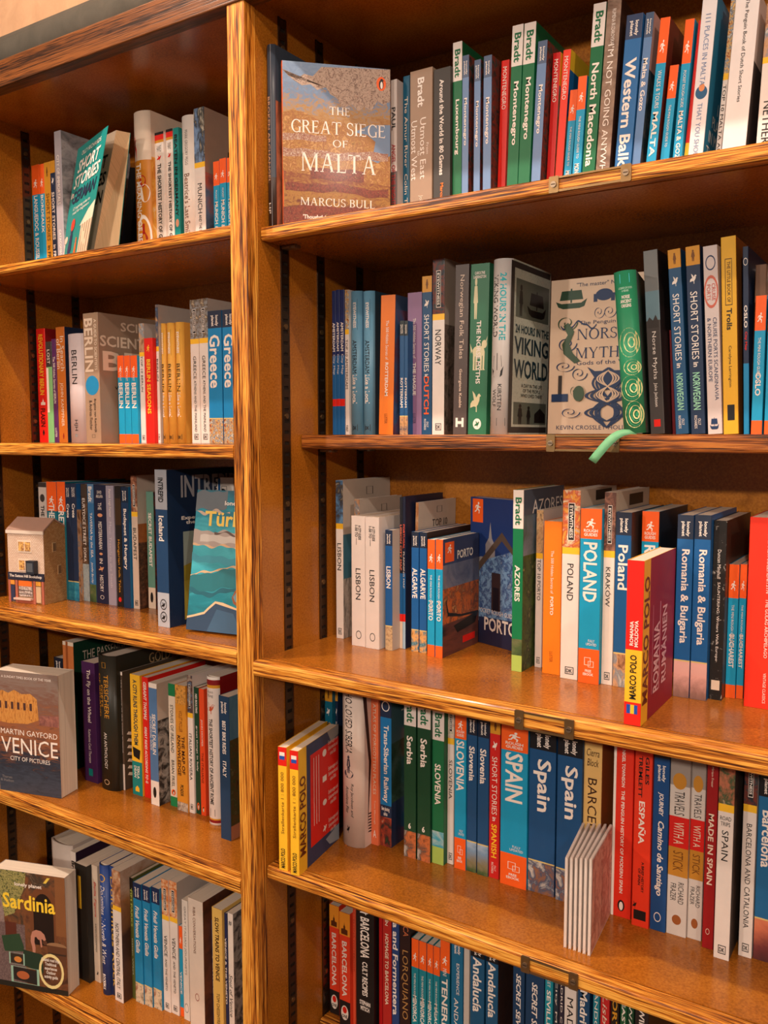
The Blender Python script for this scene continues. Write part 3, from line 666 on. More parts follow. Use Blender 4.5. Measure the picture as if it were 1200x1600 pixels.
# ======================= left bay, second shelf
row('books on the second shelf of the left bay', 0, 430, 3, ZL['L2'], .15)
B('bright red spine lettered REVOLUTIONARY BERLIN', 172, 213, 253, pd=.10, c=RD, front=DR, T=[('REVOLUTIONARY BERLIN', .05, .58, .5, YE, 0, 'b'), ('FLAKIN', .7, .86, .5, (80, 10, 10), 0, 'b')], S=[('church', .3, .8, .61, .67, W), ('man', .3, .7, .89, .94, K)])
B('light green slim spine beside the red Berlin book', 213, 243, 313, c=(126, 186, 120), bands=[(0, .25, CH)], T=[('LOST', .08, .22, .45, W)], S=[('r', .05, .4, .26, .7, W)])
B('slim purple spine with white lettering, left shelf at eye level', 244, 264, 300, c=PU, T=[('The 500 Hidden Secrets of BERLIN', .17, .62, .5, W), ('LUSTER', .86, .95, .4, W)])
B('brown orange spine lettered In Search of Berlin', 264, 304, 245, c=(188, 104, 34), pd=.126, front=NV, T=[('In Search', .08, .38, .44, CR, .22), ('of Berlin', .10, .36, .44, CR, -.22), ('JOHN KAMPFNER', .48, .86, .42, CR)], S=[('man', .4, .7, .92, .97, DR)])
B('pale lilac white spine lettered BERLIN in thin black capitals', 305, 390, 278, Y=.125, kind='rb', c=(208, 194, 196), T=[('BERLIN', .15, .46, .27, K), ('HJH', .79, .89, .2, K)], S=[('e', .42, .58, .92, .95, GY)])
B('thick taupe paperback on Berlin scientists with a blue round sticker', 391, 460, 181, Y=.115, pd=.15, c=TP, front=(150, 126, 106), T=[('BERLIN', .04, .45, .56, CR, -.14, 'b'), ('A GUIDE TO SCIENTISTS', .05, .44, .18, CR, .32, 'b'), ('Brigitte van Kerkwijk', .66, .92, .2, K, .16), ('& Andreas Fletcher', .67, .9, .2, K, -.12)], S=[('e', .06, .96, .48, .63, (30, 130, 180)), ('o', .4, .62, .935, .96, K)],
   C=[('SCIENCE', .3, 1.05, .055, .125, CR, 'b'), ('SCIENTISTS', .02, 1.05, .17, .255, CR, 'b'), ('BER', .05, .9, .29, .44, CR, 'b'), ('Brigitte\nvan Kerkwijk\n& Andreas\nFletcher', .2, .75, .5, .68, K)])
for i, (a, b, w_) in enumerate(((552, 580, 'leftmost'), (582, 610, 'middle'), (612, 643, 'rightmost'))):
    B('small blue and orange BERLIN guide, %s of the three in a row' % w_, a, b, 378, Y=.145, **rg('BERLIN', .31, .60, .66, True, foot=True, sub=('POCKET', .20, .29, .3, W)))
B('white spine lettered TOP 10 BERLIN beside the three small blue guides', 645, 675, 228, pd=.11, **dk('TOP 10 BERLIN', .27, .57, .36, town(5), box=False, yf=.24), front=(176, 164, 156))
B('red spine lettered BERLIN SEASONS in yellow', 677, 716, 297, Y=.145, c=RD, T=[('BERLIN SEASONS', .2, .72, .44, YE, 0, 'b')], S=[('run', .3, .7, .06, .13, YE)])
B('tall white BERLIN guide behind the yellow ones', 717, 741, 140, Y=.152, **dk('BERLIN', .39, .55, .55, photo(6, [(120, 150, 190), (60, 70, 90), (200, 160, 120)], 60), box=False, yf=.3), front=(188, 178, 170))
for i, (a, b, y, w_) in enumerate(((741, 772, 228, 'left'), (775, 809, 225, 'middle'), (813, 853, 222, 'right'))):
    B('golden yellow BERLIN guide with a rounded spine, %s copy of three' % w_, a, b, y, Y=.155, **like('BERLIN', (232, 172, 74)))
B('tall white spine lettered GREECE, ATHENS AND THE MAINLAND, left copy', 890, 930, 118, **dk('GREECE', .39, .55, .34, photo(7, [(40, 70, 110), (150, 150, 150), (90, 70, 50), (220, 200, 170)], 120), extra=[('ATHENS AND THE MAINLAND', .56, .92, .26, K)]))
B('tall white spine lettered GREECE, ATHENS AND THE MAINLAND, right copy', 932, 973, 112, **dk('GREECE', .39, .55, .34, photo(7, [(40, 70, 110), (150, 150, 150), (90, 70, 50), (220, 200, 170)], 120), extra=[('ATHENS AND THE MAINLAND', .56, .92, .26, K)]), front=(196, 186, 176))
B('blue Greece guide with crowd photo at spine bottom, left of two', 974, 1038, 170, Y=.145, **lp('Greece', .18, .58, .76, (24, 130, 190), crowdpic(8), (40, 48, 72), foot=.185))
B('blue Greece guide with crowd photo at spine bottom, next to the divider', 1042, 1102, 164, Y=.145, **lp('Greece', .18, .58, .76, (24, 130, 190), crowdpic(8), (40, 48, 72), foot=.185))

# ======================= left bay, third shelf
row('books on the third shelf of the left bay', 0, 710, 3, ZL['L3'], .11)
Yb = .112
B('pale grey spine mostly hidden behind the toy shop', 182, 218, 132, Y=Yb, c=(200, 188, 180), bands=[(0, .04, CH)], T=[('THE COLLECTED', .2, .6, .45, K, 0, 'b')], S=[('e', .2, .8, .1, .17, CH)])
B('orange and teal spine lettered THE behind the toy shop', 220, 265, 128, Y=Yb, **rg('THE', .19, .31, .6, True, foot=False, col=(24, 112, 130)))
B('orange and teal spine lettered CRETE behind the toy shop', 268, 306, 128, Y=Yb, **rg('CRETE', .19, .42, .7, True, foot=False, col=(24, 112, 130)))
B('dark navy spine lettered Crete, left of the pair', 308, 331, 138, Y=Yb, **lp('Crete', .17, .29, .5, NV, sea(9), NV))
B('dark navy spine lettered Crete, right of the pair', 332, 358, 136, Y=Yb, **lp('Crete', .17, .29, .5, NV, sea(9), NV), front=[(0, .22, (28, 96, 160)), (.22, 1, town(10))])
B('black and brown photo spine lettered EURYDICE STREET', 389, 421, 140, 685, c=photo(11, [(24, 20, 18), (70, 50, 36), (120, 90, 66)], 80), bands=[(0, .1, (70, 54, 44)), (.68, 1, photo(12, [(60, 90, 120), (150, 160, 160), (110, 120, 120)], 90))], T=[('EURYDICE STREET', .12, .52, .44, W), ('SOFKA', .54, .66, .4, W)])
B('blue spine lettered TAVERNA by the SEA', 424, 452, 140, 690, c=(52, 110, 160), bands=[(0, .16, (90, 130, 170)), (.85, 1, hills(13))], T=[('Bradt', .02, .15, .6, W, 0, 'b'), ('TAVERNA by the SEA', .24, .62, .5, W), ('Jennifer Barclay', .66, .84, .4, W, 0, 'i')])
B('navy spine lettered THE MEDITERRANEAN IN HISTORY', 455, 507, 142, 695, c=(28, 34, 62), T=[('THE', .15, .21, .3, W), ('MEDITERRANEAN', .31, .54, .3, W), ('IN', .62, .66, .28, W), ('HISTORY', .76, .90, .3, W), ('DAVID\nABULAFIA', .05, .11, .6, W, 0, 'h')], S=[('e', .28, .72, .24, .27, (214, 150, 110)), ('e', .35, .65, .57, .59, (214, 150, 110)), ('bird', .25, .75, .68, .73, (214, 150, 110)), ('c', .34, .66, .93, .965, W)])
B('lilac grey spine beside the navy Mediterranean history', 510, 546, 147, 705, c=(158, 150, 166), T=[('Patrick Leigh Fermor', .03, .26, .34, W), ('Mani: Travels in the South', .3, .85, .3, (200, 190, 200))])
B('near black spine with brown crest band', 551, 578, 150, 712, c=(34, 28, 26), bands=[(.1, .32, (64, 44, 26))], T=[('Hungarian Folk Tales', .44, .88, .45, GD)], S=[('e', .25, .75, .92, .96, RD)])
B('dark blue spine lettered Budapest & Hungary with bridge photo at bottom', 580, 613, 152, 718, **lp('Budapest & Hungary', .18, .68, .52, (26, 54, 90), None, (22, 40, 66)), front=(30, 110, 160))
B('tall cream spine lettered BUDAPEST with rooftop cover', 627, 655, 100, 722, **dk('BUDAPEST', .39, .63, .5, photo(15, [(60, 40, 34), (150, 90, 60), (200, 170, 140)], 90), base=(206, 184, 166)), front=[(0, .36, (204, 184, 168)), (.36, .5, photo(16, [(150, 80, 40), (200, 120, 60)], 30)), (.5, 1, photo(17, [(40, 26, 20), (90, 56, 38), (140, 90, 60)], 200))])
B('sage green spine lettered SECRET BUDAPEST with cream foot', 697, 730, 175, 720, c=(96, 140, 124), bands=[(.82, 1, (216, 196, 176))], T=[('SECRET BUDAPEST', .18, .64, .42, W, 0, 'b')], S=[('e', .3, .7, .86, .95, K)], front=nightpic(18))
B('tall blue and pale grey spine lettered Iceland, standing further out', 741, 795, 72, 805, pd=.15, c=(34, 66, 104), bands=[(0, .25, (160, 162, 170)), (.78, 1, (176, 180, 190))], T=[('INTREPID', .05, .205, .42, K, 0, 'b'), ('Iceland', .29, .45, .44, W, 0, 'b')], S=[('c', .25, .8, .82, .89, K), ('c', .25, .8, .90, .97, K), ('bird', .35, .7, .835, .88, K), ('bird', .35, .7, .915, .96, K)],
   front=[(0, 1, (24, 44, 74))], C=[('INTREPID', .18, 1.2, .04, .18, (170, 170, 176), 'b'), ('Experiences to travel\nthe way you want', .18, 1.1, .30, .36, W, 'b')], SC=[('p', [(.2, .40), (.99, .40), (.99, .97), (.2, .97)], (150, 160, 150)), ('p', [(.2, .62), (.99, .5), (.99, .97), (.2, .97)], (156, 140, 50)), ('p', [(.2, .72), (.6, .7), (1, .8), (1, .97), (.2, .97)], (176, 158, 62))])
B('white spine with black lettering poking up behind the turquoise guide', 922, 958, 112, Y=.15, c=WH, T=[('Bradt', .02, .2, .7, K, 0, 'b')], kind='pb')
B('blue spine poking up behind the turquoise guide', 982, 1020, 112, Y=.15, c=(26, 84, 140))
B('white top of a boxed-lettering spine behind the turquoise guide near the divider', 1026, 1096, 108, Y=.15, c=(220, 208, 198), T=[('B', .08, .17, .4, K, -.2, 'bh'), ('BR', .2, .3, .5, K, .2, 'b')], S=[('o', .1, .5, .06, .19, K)])
tur = photo(20, [(40, 70, 96), (26, 100, 116), (24, 124, 140), (56, 160, 176), (70, 176, 190), (30, 130, 150), (28, 96, 116), (60, 90, 110)], 16, .72, 0, .2, st=(1, 1, 3), dist=.8, lo=.2, hi=.8)
FO('face-out turquoise travel guide with yellow lettering and travertine pools', (-.166, .048), (-.052, .066), .197, .02, tilt=.17, c=(26, 110, 130), front=tur,
   C=[('Türkiye', .15, 1.02, .15, .29, (246, 206, 90), 'b'), ('lonely planet', .42, .9, .075, .115, W, 'b')],
   SC=[wavy(.0, .13, 3, (96, 104, 112), .02, 0, .45), wavy(.13, .012, 31, (196, 170, 150), .03, 0, .5), wavy(.30, .10, 5, (176, 160, 152), .022, 0, 1, -.03), wavy(.33, .05, 9, (206, 196, 188), .012, .1, .8), wavy(.29, .012, 6, (96, 74, 66), .022, .3, 1, -.03), wavy(.40, .010, 5, (220, 180, 140), .022, 0, 1, -.03),
       wavy(.46, .05, 15, (60, 150, 170), .015), wavy(.56, .014, 11, (206, 170, 130), .016, 0, 1, -.10), wavy(.575, .13, 12, (34, 112, 122), .016, 0, 1, -.10), wavy(.70, .03, 14, (30, 96, 112), .02),
       ('p', [(.62, .75), (.66, .70), (.76, .675), (.9, .66), (1, .655), (1, .86), (.88, .85), (.74, .82), (.65, .79)], (140, 80, 50)), ('p', [(.64, .745), (.68, .71), (.77, .69), (.9, .675), (1, .67), (1, .83), (.88, .82), (.75, .795), (.67, .775)], (110, 140, 150)),
       ('p', [(0, .905), (.1, .89), (.24, .865), (.30, .83), (.39, .785), (.5, .79), (.66, .815), (.8, .84), (1, .85), (1, .865), (.66, .83), (.4, .80), (.31, .845), (.25, .88), (.1, .905), (0, .92)], (220, 186, 146)), ('p', [(0, .92), (.1, .905), (.25, .88), (.31, .845), (.4, .80), (.66, .83), (1, .865), (1, 1), (0, 1)], (46, 70, 98)), ('p', [(.3, 1), (.42, .84), (.66, .86), (.8, 1)], (60, 92, 122))])

# ======================= left bay, fourth shelf
row('books on the fourth shelf of the left bay', 0, 980, 3, ZL['L4'], .115)
ven = photo(22, [(34, 38, 48), (60, 66, 80), (40, 44, 56), (150, 90, 54), (120, 84, 70), (130, 110, 100), (120, 104, 98)], 60, .72, 0, .2, st=(1, .5, 2.5), dist=1.5)
FO('face-out thick paperback lettered VENICE with an old painting cover', (-.558, .006), (-.441, .037), .2, .040, c=(200, 186, 172), front=ven,
   C=[('VENICE', .06, .97, .545, .675, W), ('MARTIN GAYFORD', .06, .97, .475, .52, W), ('CITY OF PICTURES', .2, .84, .70, .735, W), ('A SUNDAY TIMES BOOK OF THE YEAR', .1, .9, .035, .055, W), ('Thames\n& Hudson', .03, .24, .87, .92, GY)],
   SC=[('p', [(0, .19), (.1, .16), (.2, .18), (.3, .15), (.42, .18), (.56, .17), (.66, .21), (.68, .38), (.5, .42), (.2, .43), (0, .42)], photo(23, [(90, 54, 34), (186, 120, 54), (206, 146, 74), (140, 86, 50)], 120, st=(1, 2.5, .8)))]
   +[('r', .04+.1*i, .08+.1*i, .25, .31, (74, 46, 44)) for i in range(6)]+[('p', [(.7, .34), (1, .33), (1, .42), (.68, .42)], photo(24, [(90, 50, 50), (170, 110, 96)], 140))])
B('small dark navy spine behind the VENICE paperback', 256, 296, 140, Y=.15, **lp('Venice', .3, .6, .5, (24, 34, 52), None, (24, 34, 52)))
B('orange brown spine with a dark green cover behind the VENICE paperback', 296, 345, 65, Y=.13, c=(206, 120, 66), bands=[(0, .03, (236, 214, 190))], front=(24, 62, 44), S=[('r', .3, .5, 0, 1, (160, 84, 40))], C=[('THE PASSENGER', .15, 1.5, .08, .15, CR)])
B('purple spine next to the page edges of the VENICE paperback', 398, 458, 162, 715, c=(72, 36, 84), T=[('The Fly on the Wheel', .06, .50, .34, W, 0, 'b'), ('Katherine Cecil Thurston', .56, .84, .2, W)], S=[('r', .35, .65, .89, .95, TL)])
B('dark olive hardback anthology with gilt ring at spine foot', 462, 543, 130, 750, kind='hb', c=(44, 42, 34), T=[('TERSICHERE', .14, .46, .22, GD, .1), ('POETS\nOF IRELAND', .14, .46, .28, GD, -.22), ('AN ANTHOLOGY', .57, .84, .16, WH)], S=[('c', .36, .64, .92, .96, (214, 180, 140)), ('o', .4, .6, .05, .09, GD)], C=[('GOLD', .6, 1.2, .04, .12, (180, 150, 110))])
B('taupe book with white branch drawing on its cover', 546, 574, 205, 752, c=(88, 72, 60), bands=[(0, .03, W), (.78, 1, (214, 200, 190))], T=[('The history of the coast around', .06, .68, .32, W, 0, 'b')], front=[(0, 1, (78, 68, 58))], SC=[('tree', .15, .85, .15, .55, W), ('tree', .05, .6, .5, .98, W), ('tree', .5, 1, .55, 1, W)])
B('yellow and teal spine lettered A CITY RUNS THROUGH THEM', 623, 668, 222, 780, c=YE, bands=[(.72, 1, TL)], T=[('A CITY RUNS THROUGH THEM', .04, .58, .4, (20, 50, 70), 0, 'b'), ('TEKLA\nDEAN', .75, .86, .55, W, 0, 'b')], S=[('house', .3, .7, .92, .97, YE), ('p', [(.1, .6), (.9, .62), (.8, .7), (.2, .68)], K)])
B('bright red slim spine with white lettering about great bike rides', 678, 706, 235, 795, c=RD, T=[('GERAINT THOMAS', .04, .35, .5, W, 0, 'bi'), ('GREAT RIDES ACCORDING TO G', .41, .88, .4, W, 0, 'bi')])
B('white and blue spine lettered SECRET DUBLIN with black-and-white cover', 709, 746, 262, 828, c=W, bands=[(.04, .8, (84, 122, 168))], T=[('SECRET DUBLIN', .25, .58, .42, W, .1, 'b'), ('AN UNUSUAL GUIDE', .27, .55, .22, W, -.28)], S=[('e', .3, .7, .85, .94, K)], front=[(0, .3, (196, 178, 162)), (.3, 1, photo(26, [(20, 18, 18), (60, 52, 48), (170, 160, 150), (90, 60, 44)], 60))])
B('white spine with green corners lettered STORIES OF IRELAND', 800, 831, 265, 835, c=(222, 208, 190), bands=[(0, .1, (24, 120, 70)), (.92, 1, (24, 130, 76))], T=[('STORIES OF IRELAND', .17, .56, .42, K), ('BRIAN FRIEL', .62, .84, .4, K)], S=[('peng', .2, .8, .86, .91, W)])
B('golden orange spine lettered THE MAP OF KNOWLEDGE with arch pattern', 832, 880, 270, 855, c=(214, 142, 44), bands=[(0, .15, photo(27, [(60, 30, 16), (226, 160, 70), (40, 24, 14)], 160)), (.93, 1, photo(28, [(230, 210, 190), (60, 40, 30)], 200))], T=[('THE MAP OF', .4, .7, .3, (70, 30, 14), .2, 'b'), ('KNOWLEDGE', .4, .72, .3, (70, 30, 14), -.2, 'b'), ('VIOLET MOLLER', .2, .37, .3, (140, 70, 20)), ('PICADOR', .79, .88, .3, K, 0, 'b')])
B('white spine lettered ITALIAN RIVIERA with yellow band', 881, 912, 225, 865, **dk('ITALIAN RIVIERA', .42, .76, .5, photo(29, [(120, 160, 190), (70, 40, 40), (200, 180, 160)], 70)))
B('dark green slim spine beside the ITALIAN RIVIERA guide', 914, 942, 282, 870, c=(22, 62, 40), T=[('NED BOULTING', .05, .2, .4, W, 0, 'b'), ('great things in Italy', .3, .66, .36, W)], S=[('peng', .25, .75, .91, .97, W)])
B('orange red slim spine between the dark green and white hardback', 943, 966, 290, 880, c=(226, 76, 34), T=[('JOHN HOOPER', .24, .45, .4, W), ('THE ITALIANS', .5, .74, .4, (90, 20, 10))], S=[('peng', .2, .8, .92, .98, W)])
B('white rounded spine lettered THE SHORTEST HISTORY OF ANCIENT ROME', 967, 1026, 230, 918, kind='rb', pd=.12, c=(226, 212, 204), bands=[(0, .02, W), (.02, .055, DR), (.055, .075, GD), (.955, .965, GD), (.965, .985, DR)], front=(150, 24, 22), T=[('THE SHORTEST HISTORY OF ANCIENT ROME', .28, .86, .26, K, 0, 'b'), ('Ross\nKing', .09, .14, .4, GY, 0, 'h')], S=[('bird', .2, .8, .165, .25, (196, 80, 40)), ('o', .35, .7, .89, .94, K)])
B('orange book set back with white page tops, left of the bike guide', 1030, 1062, 240, Y=.15, c=(214, 110, 50))
B('navy spine lettered BEST BIKE RIDES ITALY with cyclist landscape cover', 1036, 1083, 322, 988, c=(30, 60, 92), T=[('lonely\nplanet', .04, .12, .6, W, 0, 'b'), ('BEST BIKE RIDES', .17, .40, .34, W, 0, 'b'), ('ITALY', .45, .56, .34, W, 0, 'b')], front=[(0, .3, photo(30, [(60, 110, 140), (110, 150, 170)], 12)), (.3, .9, photo(31, [(40, 32, 22), (90, 70, 40), (60, 70, 40), (130, 110, 80)], 120)), (.9, 1, (176, 120, 90))])

# ======================= left bay, fifth shelf
row('books on the fifth shelf of the left bay', 0, 1280, 3, ZL['L5'], .075)
sar = photo(33, [(40, 26, 20), (84, 50, 34), (120, 74, 44), (60, 50, 40), (150, 120, 96)], 40, .3, 0, .2)
FO('face-out guide lettered Sardinia in yellow with a stooping person photo', onZ(-3, 1280+772/3, ROW.z), onZ(107, 1280+832/3, ROW.z), .196, .030, c=(170, 160, 150), front=sar,
   C=[('Sardinia', .12, .86, .19, .32, (246, 206, 60), 'b'), ('lonely planet', .3, .68, .09, .13, W, 'b'), ('Coastal road trips\nTraditional\nexperiences\nOutdoor\nactivity guide', .64, .9, .7, .88, W, 'b')],
   SC=[('r', 0, .13, 0, 1, photo(140, [(96, 84, 84), (150, 130, 126), (120, 100, 96), (180, 166, 160)], 200)), ('r', 0, .42, .45, 1, photo(141, [(70, 56, 56), (120, 100, 98), (90, 70, 70), (150, 130, 124)], 240)), ('p', [(.10, .0), (.46, .0), (.44, .12), (.36, .24), (.28, .36), (.14, .40), (.08, .2)], photo(142, [(24, 30, 16), (80, 90, 40), (170, 160, 100), (50, 60, 30), (40, 50, 24)], 260)), ('arch', .50, .88, .10, .60, (110, 66, 40)), ('arch', .55, .83, .16, .60, (34, 22, 18)), ('r', .86, 1, .0, .5, (130, 84, 50)),
       ('r', .14, .30, .44, .58, (90, 44, 32)), ('stoop', .40, .74, .43, .68, (186, 128, 108)), ('e', .72, 1.0, .56, .62, (150, 112, 80)), ('p', [(.72, .59), (1, .59), (.98, .76), (.76, .76)], (96, 60, 40)), ('r', .74, .99, .65, .665, (60, 44, 36)), ('p', [(.08, .57), (.34, .53), (.40, .64), (.38, .68), (.12, .70)], (44, 70, 48)), ('p', [(.38, .66), (.66, .68), (.66, .84), (.40, .80)], (36, 56, 42)), ('o', .18, .40, .70, .80, (150, 190, 170)), ('p', [(.2, .71), (.38, .71), (.38, .79), (.2, .79)], (50, 44, 36)), ('e', .25, .36, .73, .78, (206, 130, 60)), ('p', [(.22, .82), (.58, .83), (.58, .95), (.20, .93)], (40, 36, 34)), ('o', .20, .60, .815, .955, (150, 190, 170)), ('e', .28, .46, .85, .92, (176, 96, 56)), ('r', 0, 1, .955, 1, (36, 34, 28)), ('p', [(.76, .02), (.8, .02), (.74, .07), (.7, .07)], (226, 196, 80)), ('c', .60, .95, .66, .96, (236, 216, 150))])
B('slim cream spine behind the Sardinia guide at far left', 205, 227, 130, Y=.16, c=(196, 176, 156), T=[('ELLIOTT', .05, .4, .4, BR)])
B('thick pale hardback with page block behind the Sardinia guide', 228, 328, 95, Y=.13, kind='hb', c=(206, 192, 182), C=[('THE ART', .1, .8, .2, .3, CH)])
B('white spine with a purple cover behind the Sardinia guide', 333, 357, 150, Y=.12, c=W, T=[('Bradt', .1, .3, .6, K, 0, 'b')], front=(60, 40, 60))
B('dark charcoal spine right of the Sardinia guide', 367, 420, 210, 742, c=(40, 36, 32), S=[('r', .25, .5, .1, .38, YE)])
B('cream spine with a red script title near the Sardinia guide', 424, 471, 210, 745, c=(220, 202, 182), T=[('Bella Figura', .14, .44, .42, RD, 0, 'i'), ('KAMIN MOHAMMADI', .5, .74, .24, K)], S=[('bird', .4, .7, .9, .95, K)])
B('blue spine lettered Dolomites 1: North & West', 472, 512, 215, 812, kind='rb', c=(38, 70, 140), T=[('Dolomites 1: North & West', .16, .76, .40, W, .05, 'i'), ('ROCKFAX', .84, .96, .3, W, 0, 'b')], S=[('c', .2, .8, .07, .13, YE)])
B('dark blue spine with big yellow lettering about rock climbing', 514, 552, 218, 815, c=(36, 40, 66), bands=[(0, .3, (38, 70, 140))], T=[('Dolomites Rock', .08, .93, .62, (226, 180, 70), 0, '')])
B('white guide lettered NORTHERN AND CENTRAL ITALY', 540, 578, 240, 845, **dk('NORTHERN AND CENTRAL ITALY', .40, .90, .42, photo(36, [(60, 40, 30), (180, 120, 80), (220, 200, 170)], 60), box=False), front=photo(37, [(206, 190, 176), (150, 100, 60), (60, 36, 24), (90, 56, 36)], 20, .7, .2, .05))
B('mossy green spine with pale green lettering', 612, 636, 275, 832, c=(92, 96, 44), bands=[(0, .1, K)], T=[('TIM PARKS', .08, .4, .5, (180, 190, 90), 0, 'b'), ('Italian Ways', .5, .8, .3, W)])
for i, (a, b, y, yb, w_) in enumerate(((637, 673, 300, 852, 'left'), (676, 714, 312, 866, 'middle'), (719, 758, 320, 880, 'right'))):
    B('blue spine lettered Friuli Venezia Giulia, %s of three copies' % w_, a, b, y, yb, **lp('Friuli Venezia Giulia', .19, .58, .5, (30, 130, 180), photo(38, [(60, 30, 20), (220, 200, 170), (150, 90, 60)], 90), (26, 44, 84), 'i', .16))
B('white spine lettered VENICE AND THE VENETO, left of two copies', 763, 800, 280, 890, **dk('VENICE', .42, .58, .42, photo(39, [(90, 40, 24), (210, 120, 60), (230, 190, 150), (60, 60, 60)], 90), extra=[('AND THE VENETO', .60, .84, .26, K)]))
B('white spine lettered VENICE AND THE VENETO, right of two copies', 803, 840, 290, 905, **dk('VENICE', .42, .58, .42, photo(39, [(90, 40, 24), (210, 120, 60), (230, 190, 150), (60, 60, 60)], 90), extra=[('AND THE VENETO', .60, .84, .26, K)]), front=(190, 178, 170))
B('slim red and blue spine between white Italian guides', 842, 862, 500, 918, **rg('VENICE', .5, .75, .5, True))
B('white spine in small capitals about Italian journeys', 863, 890, 380, 935, c=(224, 214, 204), T=[('GREAT ITALIAN JOURNEYS', .05, .62, .4, GY)], S=[('c', .15, .85, .86, .94, GY)])
B('thick white spine with a small red ring near its foot', 893, 960, 370, 960, c=(222, 206, 192), T=[('RIBA CONVERSATIONS', .06, .42, .16, BR, -.08)], S=[('c', .38, .66, .73, .79, (150, 40, 30))], front=photo(40, [(50, 30, 24), (110, 60, 40)], 30))
B('narrow blue spine before the yellow train book', 984, 1001, 470, 955, c=(40, 110, 170), T=[('Venice', .3, .7, .6, W, 0, 'b')])
B('pale yellow spine lettered SLOW TRAINS TO VENICE', 1003, 1049, 415, 990, c=(232, 190, 100), T=[('SLOW TRAINS TO VENICE', .07, .58, .38, (60, 30, 20), 0, 'b'), ('TOM CHESSHYRE', .68, .93, .3, (60, 30, 20))])
B('navy slim spine with white lettering beside the yellow train book', 1051, 1071, 440, 1000, c=(34, 44, 90), T=[('VENICE & THE VENETO', .2, .75, .7, W, 0, 'b')])
B('white slim spine in black script lettering next to the divider', 1072, 1100, 440, 1005, c=W, T=[('Soul of Venice', .5, .85, .6, K, 0, 'i'), ('#', .06, .1, .6, K, 0, 'h')], front=[(0, 1, greypic(41))])
# ======================= right bay, top shelf
row('books on the top shelf of the right bay', 400, 0, 3, ZR['R1'], .15)
B('dark blue-grey book with coppery photo cover at far left of the top right shelf', 50, 88, 212, Y=.036, pd=.14, ref=900, kind='rb', c=(54, 62, 74), bands=[(.72, 1, (60, 44, 38))], T=[('BROKEN ARCHANGEL', .28, .75, .3, (190, 150, 120), -.12, 'b'), ('HP', .86, .92, .25, W, -.1)], front=[(0, .3, (50, 60, 72)), (.3, 1, photo(50, [(40, 34, 34), (110, 60, 40), (170, 100, 70), (60, 50, 50)], 14, st=(1, 4, 1)))], S=[('r', .62, .68, 0, 1, (120, 120, 126))])
siege = photo(51, [(96, 44, 34), (150, 96, 44), (104, 48, 34), (164, 120, 56), (124, 60, 40), (172, 124, 60), (150, 100, 54), (170, 130, 80), (108, 130, 160), (120, 142, 172), (130, 150, 176), (150, 150, 160)], 110, .76, 0, .2, st=(1, 1, 1.6), dist=1.6, lo=.2, hi=.8)
FO('big face-out paperback about the siege of Malta with a painted map cover', (.0270, .037), (.1215, .131), .1945, .011, c=(226, 100, 50), front=siege, back=W,
   C=[('THE', .43, .62, .255, .305, W, 's'), ('GREAT SIEGE', .08, .95, .345, .425, W, 's'), ('OF', .46, .6, .455, .50, W, 's'), ('MALTA', .17, .86, .54, .655, W, 's'), ('MARCUS BULL', .16, .85, .815, .865, W, 's'), ("'Thoughtful and incisive\nrich in detail'", .18, .62, .92, .98, W, 'b')],
   SC=[('p', [(.0, .05), (.06, .09), (.14, .10), (.2, .07), (.28, .08), (.36, .02), (1, .0), (1, .19), (.94, .22), (.88, .20), (.82, .26), (.76, .24), (.70, .27), (.64, .23), (.56, .26), (.5, .2), (.44, .18), (.4, .14), (.32, .16), (.26, .13), (.18, .14), (.1, .11)], photo(52, [(80, 62, 56), (150, 124, 108), (190, 164, 146), (110, 84, 74), (170, 140, 122)], 150, dist=2.5)), ('p', [(0, .31), (.1, .29), (.2, .30), (.36, .35), (.5, .34), (.58, .37), (.64, .46), (.72, .44), (.8, .47), (.76, .56), (1, .55), (1, .72), (0, .66)], photo(53, [(110, 70, 34), (176, 130, 66), (140, 86, 44), (196, 150, 88), (120, 80, 60)], 130, dist=1.5)), ('p', [(.66, .40), (.78, .41), (.86, .45), (.84, .52), (.80, .56), (.88, .58), (1, .53), (1, .34), (.8, .35)], (112, 134, 164)), wavy(.435, .04, 61, photo(54, [(60, 30, 30), (190, 160, 130), (120, 50, 40), (200, 180, 160), (80, 40, 34)], 420), .006, 0, .40), wavy(.52, .05, 62, photo(54, [(60, 30, 30), (190, 160, 130), (120, 50, 40), (200, 180, 160), (80, 40, 34)], 420), .008, 0, .98), wavy(.64, .07, 63, photo(59, [(70, 30, 26), (140, 70, 50), (90, 34, 30), (176, 130, 80)], 380), .01, .25, .75), wavy(.735, .05, 64, photo(59, [(70, 30, 26), (140, 70, 50), (90, 34, 30), (176, 130, 80)], 380), .01, .02, .98), wavy(.87, .10, 65, photo(59, [(70, 30, 26), (140, 70, 50), (90, 34, 30), (176, 130, 80)], 380), .01, 0, 1), ('peng', .87, .96, .05, .135, W)])
ROW.prev = [(-9, 0, .2)]
B('slim grey paperback with dark red lettering beside the Malta map book', 630, 660, 378, Y=.136, c=(176, 164, 158), bands=[(.6, 1, (70, 56, 54))], T=[('PAUL', .18, .33, .6, K, 0, 'b'), ('ANGEL OF THE NIGHT', .42, .82, .6, (140, 30, 30), 0, 'b')])
B('deep teal blue spine about a far eastern river', 662, 720, 368, Y=.15, c=(14, 82, 110), T=[('The Amur River', .13, .58, .45, CR), ('Colin Thubron', .62, .99, .45, CR)])
